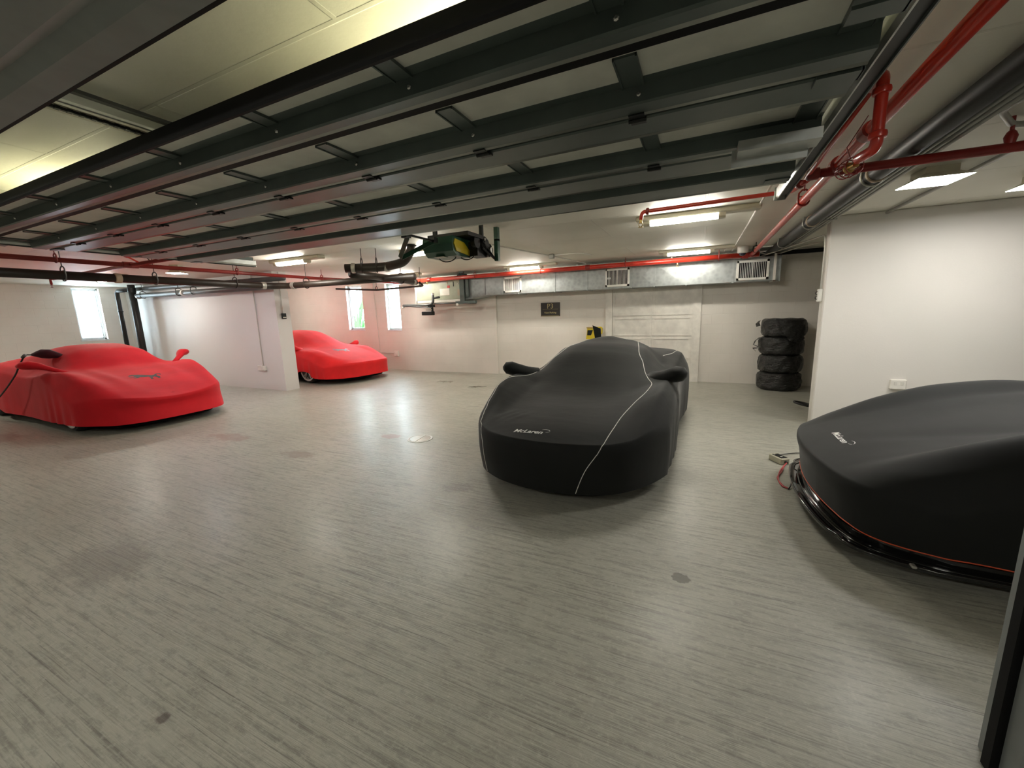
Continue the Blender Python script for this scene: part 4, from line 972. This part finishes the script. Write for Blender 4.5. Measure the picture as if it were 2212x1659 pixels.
# ------------------------------------------------------------------ conduits and boxes
def conduit(pts, label, r=0.010, mat='trim', rad=0.05, group=None):
    t = thing('conduit', pts[0], label, 'conduit', group)
    MB().tube(bend(pts, rad), r, 10).build('tube', mat, t, True); return t
def wall_box(p, size, label, name='outlet_box', mat='white', face=None):
    t = thing(name, p, label, 'electrical box')
    lo = [p[k] - size[k] / 2 for k in range(3)]; hi = [p[k] + size[k] / 2 for k in range(3)]
    MB().bevbox(lo, hi, min(size) * 0.15).build('box', mat, t)
    if face:
        for q in face: MB().bevbox([q[k] - q[3 + k] / 2 for k in range(3)], [q[k] + q[3 + k] / 2 for k in range(3)], 0.002).build('socket', q[6], t)
    return t
conduit([(-9.20, 5.925, H), (-9.20, 5.925, 0.56)], 'thin conduit down the partition to its outlet box')
wall_box((-9.16, 5.91, 0.50), (0.11, 0.06, 0.11), 'white outlet box low on the white partition', face=[(-9.16, 5.878, 0.52, 0.03, 0.008, 0.03, 'trim'), (-9.16, 5.878, 0.48, 0.03, 0.008, 0.03, 'trim')])
wall_box((-9.33, 5.925, 0.50), (0.14, 0.03, 0.12), 'blank white wall plate beside the partition outlet box', name='cover_plate')
conduit([(-8.455, 6.05, H), (-8.455, 6.05, 1.74)], 'thin conduit down the pillar end of the partition to a dark box', 0.008)
wall_box((-8.45, 6.06, 1.68), (0.04, 0.10, 0.12), 'small dark control box on the pillar end of the partition', 'control_box', 'darksteel', face=[(-8.427, 6.06, 1.65, 0.006, 0.08, 0.02, 'paper')])
conduit([(-8.99, 9.445, H), (-8.93, 9.445, 0.52), (-8.38, 9.445, 0.50)], 'thin conduit between the two back windows bending to an outlet', 0.010, 'trim', 0.04)
wall_box((-8.28, 9.43, 0.49), (0.15, 0.06, 0.16), 'white outlet box low on the back wall by the red car', face=[(-8.28, 9.398, 0.52, 0.04, 0.008, 0.04, 'shine'), (-8.26, 9.398, 0.45, 0.05, 0.008, 0.03, 'trim')])
wall_box((2.21, 6.31, 0.60), (0.15, 0.05, 0.12), 'white outlet box on the right wall behind the black car', face=[(2.18, 6.283, 0.615, 0.03, 0.006, 0.04, 'trim'), (2.24, 6.283, 0.615, 0.03, 0.006, 0.04, 'trim')])
conduit([(0.98, 9.0, 2.50), (1.28, 8.0, 2.52), (1.376, 6.50, 2.45), (1.374, 6.43, 2.3), (1.374, 6.43, 1.78)], 'white conduit down the narrow end of the right wall to a switch', 0.010)
t = wall_box((1.37, 6.43, 1.70), (0.05, 0.08, 0.16), 'white switch box on the narrow end of the right wall', 'switch_box', 'shine')
MB().tube(arc((1.343, 6.43, 1.73), 0.02, -PI / 2, PI / 2, -X, Z, 8), 0.004, 6).tube(arc((1.343, 6.43, 1.67), 0.02, -PI / 2, PI / 2, -X, Z, 8), 0.004, 6).build('toggle', 'darksteel', t, True)
conduit([(-2.95, 5.65, 2.628), (-2.64, 7.24, 2.628), (-2.35, 8.9, 2.62), (-2.30, 9.1, 2.50)], 'white conduit running back from the door motor to a ceiling box', 0.011, 'white')
t = wall_box((-2.55, 7.28, 2.60), (0.10, 0.07, 0.08), 'small ceiling junction box between the door motor and the duct', 'junction_box', 'greysteel')
conduit([(-2.50, 7.28, 2.62), (-2.05, 7.38, 2.63), (-1.92, 7.75, 2.63)], 'short bent white conduit beside the ceiling junction box', 0.010, 'white', 0.06)
conduit([(0.50, 4.3, 2.622), (0.48, 8.3, 2.622), (0.47, 8.75, 2.60)], 'straight white conduit between the strip lights and the red main', 0.011, 'white')
conduit([(0.42, 8.1, 2.622), (0.36, 8.2, 2.622), (0.34, 8.75, 2.60)], 'short forked white conduit beside the dome camera', 0.010, 'white', 0.04)
conduit([(0.80, 8.45, 2.60), (1.9, 8.5, 2.60)], 'white conduit crossing in front of the dark gap at the back wall', 0.010, 'white')
conduit([(0.86, 8.75, 2.56), (1.15, 9.1, 2.50), (1.6, 8.7, 2.60), (2.1, 8.3, 2.62)], 'sagging white cable under the dark gap at the back wall', 0.010, 'white', 0.3)

t = thing('dome_camera', (0.62, 8.48, 2.52), 'white ceiling dome camera beside the red pipe junction', 'camera')
MB().lathe([(0.085, 0.10), (0.085, 0.0), (0.078, -0.015), (0.06, -0.02)], (0.62, 8.48, 2.54), (0, 0, 1), 24).build('housing', 'shine', t, AUTO)
MB().lathe([(0.058, 0.0), (0.052, -0.02), (0.036, -0.038), (0.012, -0.047)], (0.62, 8.48, 2.52), (0, 0, 1), 20).build('dome', 'dome', t, True)

# ------------------------------------------------------------------ duct, grilles, fan coil unit
duct = thing('air_duct', (-2, 9.1, 2.25), 'long galvanized air duct along the back wall', 'duct')
cuts = [-4.85, -3.95, -3.05, -2.30, -1.36, -0.90, -0.30, 0.52, 1.26]
ZD0, ZD1 = 2.045, 2.475
for a, b in zip(cuts[:-1], cuts[1:]):
    m_ = MB().box((a + 0.004, 8.90, ZD0), (b - 0.004, YB - 0.07, ZD1)); xm = (a + b) / 2; zc = (ZD0 + ZD1) / 2
    m_.add([(a + 0.01, 8.899, ZD0 + 0.005), (b - 0.01, 8.899, ZD0 + 0.005), (b - 0.01, 8.899, ZD1 - 0.005), (a + 0.01, 8.899, ZD1 - 0.005), (xm, 8.888, zc)], [(0, 1, 4), (1, 2, 4), (2, 3, 4), (3, 0, 4)])
    m_.box((b - 0.014, 8.888, ZD0 - 0.012), (b + 0.014, YB - 0.07, ZD1))
    m_.build('duct_section', 'duct', duct)
MB().add([(-5.40, 8.86, 1.96), (-4.86, 8.90, ZD0), (-4.86, 8.90, ZD1), (-5.40, 8.86, 2.52), (-5.40, YB - 0.07, 1.96), (-4.86, YB - 0.07, ZD0), (-4.86, YB - 0.07, ZD1), (-5.40, YB - 0.07, 2.52)],
         [(0, 1, 2, 3), (4, 7, 6, 5), (0, 4, 5, 1), (3, 2, 6, 7), (0, 3, 7, 4)]).build('duct_transition', 'duct', duct)
MB().box((1.26, 8.88, 2.02), (1.275, YB - 0.07, 2.48)).build('end_flange', 'duct', duct)
for x in (-4.4, -2.6, -0.6, 0.95): MB().box((x - 0.012, 9.17, ZD1), (x + 0.012, 9.176, H)).build('hanger_strap', 'steel', duct)
MB().box((1.16, 8.86, 2.03), (1.20, 8.885, 2.52)).box((1.16, 8.86, 2.03), (1.20, 9.3, 2.042)).build('strut_bracket', 'white', duct)
def grille(x0, x1, z0, z1, y, label, nb=10):
    t = thing('air_grille', ((x0 + x1) / 2, y, z0), label, 'grille', 'duct grilles'); e = 0.038
    MB().box((x0, y - 0.02, z0), (x1, y, z0 + e)).box((x0, y - 0.02, z1 - e), (x1, y, z1)).box((x0, y - 0.02, z0), (x0 + e, y, z1)).box((x1 - e, y - 0.02, z0), (x1, y, z1)).box((x0 - 0.006, y - 0.004, z0 - 0.006), (x1 + 0.006, y + 0.002, z1 + 0.006)).build('frame', 'shine', t)
    MB().box((x0 + e, y - 0.006, z0 + e), (x1 - e, y - 0.004, z1 - e)).build('opening', 'hole_shade', t)  # black sheet, colour stands for the unlit inside of the duct
    n = nb * 2
    for k in range(n + 1):
        x = x0 + e + (x1 - x0 - 2 * e) * k / n; w = 0.008 if k == nb else 0.0035
        if k in (0, n): continue
        MB().box((x - w, y - 0.016, z0 + e), (x + w, y - 0.006, z1 - e)).build('louver', 'shine', t)
    return t
grille(-4.34, -3.88, 2.085, 2.435, 8.895, 'white duct grille on the left, nearest the green cabinet', 8)
grille(-1.90, -1.40, 2.085, 2.455, 8.895, 'white duct grille in the middle, above the black car', 8)
grille(0.57, 1.09, 2.07, 2.425, 8.880, 'white duct grille on the right end of the duct', 8)

fc = thing('fan_coil_unit', (-6.1, 9.0, 1.9), 'sage green fan coil cabinet hanging left of the duct', 'air handler')
cab = MB().bevbox((-6.88, 8.80, 1.98), (-5.44, YB - 0.07, 2.55), 0.01).build('cabinet', 'cab', fc)
MB().box((-6.90, 8.79, 1.92), (-5.44, YB - 0.07, 1.98)).box((-6.92, 8.79, 1.92), (-6.87, 8.82, 2.40)).build('drain_pan', 'trim', fc)
for lo, hi, m_ in (((-6.15, 8.795, 2.40), (-5.92, 8.80, 2.55), 'greysteel'), ((-6.13, 8.795, 2.09), (-5.84, 8.80, 2.26), 'paper'), ((-5.90, 8.795, 2.27), (-5.82, 8.80, 2.33), 'redlabel'), ((-5.60, 8.795, 2.07), (-5.47, 8.80, 2.22), 'beigeband'), ((-5.72, 8.794, 2.30), (-5.70, 8.80, 2.42), 'darksteel'), ((-5.91, 8.794, 2.36), (-5.885, 8.80, 2.54), 'beigeband')):
    MB().box(lo, hi).build('label_plate', m_, cab)
MB().lathe([(0.014, 0), (0.014, 0.01)], (-5.58, 8.80, 2.36), (0, -1, 0), 12).lathe([(0.008, 0), (0.008, 0.01)], (-6.62, 8.80, 2.40), (0, -1, 0), 12).build('knob', 'shine', cab)
st = MB().box((-5.50, 8.74, 1.90), (-5.37, 8.79, H)).box((-5.34, 8.76, 2.02), (-5.26, 8.80, 2.50))
st.build('hanger_post', 'strut', fc)
MB().box((-5.55, 8.60, 1.86), (-4.98, 8.68, 1.92)).box((-5.55, 8.70, 1.86), (-5.35, 9.30, 1.92)).build('strut_rail', 'strut', fc)
MB().box((-5.53, 8.70, 2.54), (-5.30, 8.80, 2.58)).box((-5.51, 8.69, 2.56), (-5.46, 8.72, 2.60)).box((-5.42, 8.69, 2.56), (-5.37, 8.72, 2.60)).build('strut_clamp', 'darksteel', fc)
pt = thing('condensate_pipe', (-6.3, 8.6, 1.9), 'dark grey condensate pipe looping below the fan coil cabinet', 'pipe')
MB().tube(bend([(-7.06, 8.45, 1.865), (-6.35, 8.55, 1.85), (-6.22, 8.60, 1.90), (-6.22, 8.60, 2.14)], 0.07), 0.034, 14).build('trap', 'greypipe', pt, True)
MB().tube(bend([(-7.06, 8.42, 1.86), (-6.45, 8.50, 1.80), (-6.20, 8.50, 1.79)], 0.03), 0.016, 10).tube([(-6.22, 8.60, 2.02), (-6.05, 8.66, 2.05)], 0.028, 12).tube([(-6.20, 8.62, 1.885), (-5.5, 8.72, 1.885)], 0.018, 10).build('drain_line', 'greypipe', pt, True)
MB().lathe([(0.036, 0), (0.036, 0.05)], (-6.22, 8.60, 2.10), (0, 0, 1), 14).lathe([(0.04, 0), (0.04, 0.04)], (-7.08, 8.44, 1.845), (0.3, 0, -1), 14).lathe([(0.03, 0), (0.03, 0.05)], (-5.50, 8.60, 1.87), (0, 0, -1), 12).build('end_cap', 'shine', pt, AUTO)
pp = thing('condensate_pump', (-6.28, 8.55, 1.58), 'small black condensate pump hanging lowest under the fan coil cabinet', 'pump')
MB().bevbox((-6.52, 8.48, 1.60), (-6.20, 8.62, 1.70), 0.012).build('tank', 'darksteel', pp)
MB().bevbox((-6.40, 8.50, 1.715), (-6.22, 8.60, 1.76), 0.008).build('motor_cover', 'collar', pp)
MB().box((-6.24, 8.52, 1.69), (-6.21, 8.58, 1.85)).box((-6.34, 8.52, 1.80), (-6.16, 8.58, 1.86)).build('hanger_bracket', 'darksteel', pp)

# ------------------------------------------------------------------ sign and yellow box on the back wall
sg = thing('parking_sign', (-3.35, YB - 0.02, 1.5), 'dark brown sign with gold P3 lettering on the back wall', 'sign')
MB().box((-3.605, YB - 0.02, 1.485), (-3.115, YB - 0.001, 1.815)).build('plate', 'sign', sg)
MB().box((-3.59, YB - 0.024, 1.49), (-3.13, YB - 0.02, 1.50)).box((-3.56, YB - 0.024, 1.655), (-3.16, YB - 0.02, 1.658)).build('rule', 'gold', sg)
for txt, size, z, bold in (('P3', 0.17, 1.725, 0.0), ('Valet Parking', 0.058, 1.572, 0.0006)):
    tv, tf = text_mesh(txt, size, 0, bold)
    MB().add([(-3.36 + x, YB - 0.0225, z + y) for x, y, _ in tv], tf).build('lettering', 'gold', sg)

yb = thing('yellow_reel_box', (-2.35, YB - 0.1, 1.2), 'yellow and black wall box on the back wall behind the black car', 'wall box')
MB().prism([(-0.12, -0.30), (0.10, -0.30), (0.10, -0.16), (0.06, -0.05), (-0.09, -0.05), (-0.10, -0.16)], (-2.31, 0, 1.235), X, Z, Y, YB - 0.16, YB - 0.001).build('case', 'yellow', yb)
MB().prism([(-0.09, -0.21), (0.0, -0.21), (0.045, -0.09), (-0.08, -0.09)], (-2.31, 0, 1.235), X, Z, Y, YB - 0.166, YB - 0.16).build('dark_window', 'darksteel', yb)
MB().box((-2.415, YB - 0.175, 1.185), (-2.235, YB - 0.0, 1.21)).build('lid', 'brass', yb)
MB().tube(bend([(-2.20, YB - 0.10, 1.04), (-2.07, YB - 0.10, 1.06), (-2.07, YB - 0.10, 1.20), (-2.22, YB - 0.10, 1.20)], 0.03), 0.018, 10).build('handle', 'yellow', yb, True)

# ------------------------------------------------------------------ bagged tires
def bagged(z, label, seed, dx=0.0, r=0.36, h=0.335):
    rd = random.Random(seed)
    t = thing('bagged_tire', (1.40 + dx, 9.05, z), label, 'tire', 'tires wrapped in black plastic')
    n = 72; prof = [(0.0, 0.035), (0.12, 0.03), (0.20, 0.006), (r - 0.06, 0.0), (r - 0.018, 0.03), (r, 0.085), (r + 0.004, h * 0.5), (r, h - 0.085), (r - 0.018, h - 0.03), (r - 0.06, h), (0.20, h - 0.006), (0.12, h - 0.03), (0.0, h - 0.035)]
    prof2 = []
    for i in range(len(prof) - 1):
        for k in range(3): prof2.append(tuple(prof[i][j] + (prof[i + 1][j] - prof[i][j]) * k / 3 for j in (0, 1)))
    prof2.append(prof[-1]); ph = [rd.uniform(0, 6.3) for _ in range(8)]
    vs = []
    for m, (a, b) in enumerate(prof2):
        for k in range(n):
            th = 2 * PI * k / n; f = a / r
            w = 0.010 * f * (math.sin(5 * th + ph[0] + b * 9) + 0.7 * math.sin(11 * th + ph[1] - b * 22) + 0.5 * math.sin(23 * th + ph[2] + b * 30)) * (0.3 + 1.0 * abs(math.sin(1.5 * th + ph[3])))
            vs.append((math.cos(th) * (a + w), math.sin(th) * (a + w), b + 0.006 * f * math.sin(7 * th + ph[4])))
    fs = []
    for m in range(len(prof2) - 1):
        for k in range(n): l = (k + 1) % n; fs.append((m * n + k, m * n + l, (m + 1) * n + l, (m + 1) * n + k))
    o = MB().add(vs, fs).build('bag', 'bag', t, True, local=True)
    return t, o
tl = [bagged(0.0, 'bagged tire at the bottom of the stack by the back wall', 1), bagged(0.335, 'second bagged tire from the bottom of the stack', 2, 0.01),
      bagged(0.67, 'bagged tire third from the bottom, with torn film on its left', 3, 0.0), bagged(1.005, 'bagged tire on top of the stack with draped loose film', 4, 0.02)]
def flap(bag, pts, name='loose_film'):
    n = len(pts); vs = []; 
    for p, q in pts: vs += [p, q]
    MB().add(vs, [(2 * i, 2 * i + 1, 2 * i + 3, 2 * i + 2) for i in range(n - 1)]).build(name, 'bag', bag)
flap(tl[3][1], [((1.03, 8.92, 1.32), (1.0, 9.0, 1.30)), ((1.01, 8.90, 1.27), (0.955, 8.98, 1.25)), ((1.03, 8.88, 1.22), (0.97, 8.96, 1.19))])
flap(tl[2][1], [((1.06, 8.90, 1.0), (1.03, 9.0, 0.99)), ((0.985, 8.92, 0.94), (0.96, 9.0, 0.92)), ((0.95, 8.93, 0.86), (0.94, 9.0, 0.85)), ((1.02, 8.90, 0.83), (1.03, 8.98, 0.80))])
flap(tl[2][1], [((1.03, 8.92, 0.80), (1.02, 8.98, 0.78)), ((0.93, 8.92, 0.80), (0.94, 8.98, 0.77)), ((0.98, 8.92, 0.73), (1.0, 8.98, 0.72))])
dr = MB(); vs = []; N1, N2 = 18, 14
for i in range(N1 + 1):
    for j in range(N2 + 1):
        a = math.radians(-118 + 75 * i / N1); f = j / N2
        low = 1.33 - 0.42 * math.sin(PI * min(1, max(0, (i / N1 - 0.05) / 1.3))) ** 0.8
        z = 1.345 + (low - 1.345) * f; rr = 0.375 + 0.02 * math.sin(i * 1.9 + j * 0.7) * f + 0.03 * f + (0.02 if f < 0.1 else 0)
        if j == 0: rr = 0.24
        vs.append((1.42 + rr * math.cos(a), 9.05 + rr * math.sin(a), z + 0.012 * math.sin(i * 1.3) * f))
MB().add(vs, [(i * (N2 + 1) + j, (i + 1) * (N2 + 1) + j, (i + 1) * (N2 + 1) + j + 1, i * (N2 + 1) + j + 1) for i in range(N1) for j in range(N2)]).build('draped_film', 'bag', tl[3][1], True)

# ------------------------------------------------------------------ small things on the floor
t = thing('hose_end', (1.50, 7.35, 0.0), 'black looped hose end on the floor behind the right wall', 'hose')
MB().tube([Vector((1.50, 7.35, 0.03)) + Vector((0.12 * math.cos(a), 0.10 * math.sin(a), 0.02 + 0.05 * math.sin(a * 0.5) ** 2)) for a in [PI * 0.2 + 1.5 * PI * k / 20 for k in range(21)]], 0.016, 10).build('loop', 'wire_black', t, True)

cb = thing('battery_charger', (0.78, 4.66, 0), 'small beige battery charger on the floor beside the black car nose', 'charger')
R_ = Matrix.Rotation(math.radians(-58), 3, 'Z'); base = Vector((0.80, 4.70, 0))
def loc(p): return base + R_ @ Vector(p)
bx = MB().bevbox((-0.085, -0.05, 0.0), (0.085, 0.05, 0.065), 0.008); bx.v = [tuple(loc(p)) for p in bx.v]; cs = bx.build('case', 'beige', cb)
bx = MB().box((-0.06, -0.035, 0.065), (0.07, 0.035, 0.0675)); bx.v = [tuple(loc(p)) for p in bx.v]; bx.build('face_label', 'darksteel', cs)
bx = MB().box((0.02, -0.012, 0.0675), (0.035, 0.012, 0.0685)).box((-0.05, -0.02, 0.0675), (-0.042, -0.008, 0.0685)); bx.v = [tuple(loc(p)) for p in bx.v]; bx.build('marking', 'paper', cs)
a0 = loc((0.085, 0, 0.03))
MB().lathe([(0.014, 0), (0.010, 0.025)], a0, R_ @ X, 12).build('strain_relief', 'wire_black', cs, AUTO)
MB().tube(dense([loc((0.10, 0, 0.028)), (0.80, 4.50, 0.012), (0.755, 4.36, 0.010), (0.72, 4.18, 0.008), (0.73, 4.02, 0.008), (0.77, 3.98, 0.010)]), 0.006, 8).tube(dense([loc((0.10, 0.004, 0.03)), (0.81, 4.50, 0.014), (0.77, 4.36, 0.014), (0.715, 4.20, 0.012), (0.738, 4.03, 0.010), (0.77, 3.98, 0.010)]), 0.005, 8).build('red_lead', 'wire_red', cb, True)
MB().tube(dense([(0.765, 3.97, 0.010), (0.80, 4.06, 0.03), (0.83, 4.18, 0.085), (0.86, 4.30, 0.13), (0.92, 4.34, 0.14)]), 0.006, 8).build('black_lead', 'wire_black', cb, True)
MB().tube(dense([loc((-0.085, 0, 0.03)), (0.90, 4.95, 0.012), (1.10, 5.05, 0.010), (1.5, 5.0, 0.010)]), 0.005, 8).build('mains_cord', 'wire_black', cb, True)

t = thing('floor_drain', (-3.28, 4.06, 0), 'round worn metal drain cover in the floor left of the middle car', 'drain cover')
MB().lathe([(0.165, 0.0), (0.165, 0.004), (0.15, 0.006), (0.145, 0.003)], (-3.28, 4.06, 0.0), (0, 0, 1), 36).build('ring', 'collar', t, AUTO)
MB().lathe([(0.135, 0.0), (0.135, 0.005), (0.12, 0.006)], (-3.28, 4.06, 0.0), (0, 0, 1), 32).build('lid', 'drain', t, AUTO)
MB().cbox((-3.28, 4.06, 0.0075), (0.012, 0.25, 0.004), 0.15).build('cross_bar', 'collar', t)
for i, (x, y, k, lb) in enumerate(((-5.55, 7.95, 1.0, 'cluster of dark specks on the floor between the red and black cars'), (-4.45, 7.6, 1.0, 'twig shaped dirt on the floor nearer the back wall pilaster'))):
    t = thing('debris', (x, y, 0), lb, 'debris', 'dirt on the floor'); mb = MB()
    for q in range(7): mb.tube([(x + random.uniform(-0.22, 0.22), y + random.uniform(-0.15, 0.15), 0.006), (x + random.uniform(-0.2, 0.2), y + random.uniform(-0.14, 0.14), 0.003)], 0.0028, 5)
    mb.build('fragments', 'drain', t)

# cable with a wrapped plug at the left car
t = thing('charging_cable', (-10.0, 2.4, 0), 'dark cable with a maroon wrapped plug hanging beside the left red car', 'cable')
P = [Vector(p) for p in ((-9.78, 2.90, 1.10), (-9.86, 2.84, 1.13), (-9.92, 2.79, 1.15), (-9.98, 2.72, 1.16), (-10.03, 2.67, 1.155), (-10.08, 2.62, 1.15))]
MB().tube(P, [0.03, 0.055, 0.078, 0.075, 0.045, 0.012], 14).build('wrapped_plug', 'maroon', t, True)
MB().tube(dense([(-10.07, 2.63, 1.15), (-9.95, 2.52, 1.165), (-9.55, 2.41, 1.16), (-9.70, 2.37, 1.0), (-9.94, 2.35, 0.82), (-10.57, 2.30, 0.48), (-11.2, 2.22, 0.18), (-11.7, 2.15, 0.012), (-12.6, 2.1, 0.012)]), 0.011, 8).build('cord', 'wire_black', t, True)
MB().tube([(-9.58, 2.40, 1.14), (-9.53, 2.42, 1.18)], 0.022, 10).build('cord_clip', 'greypipe', t, True)
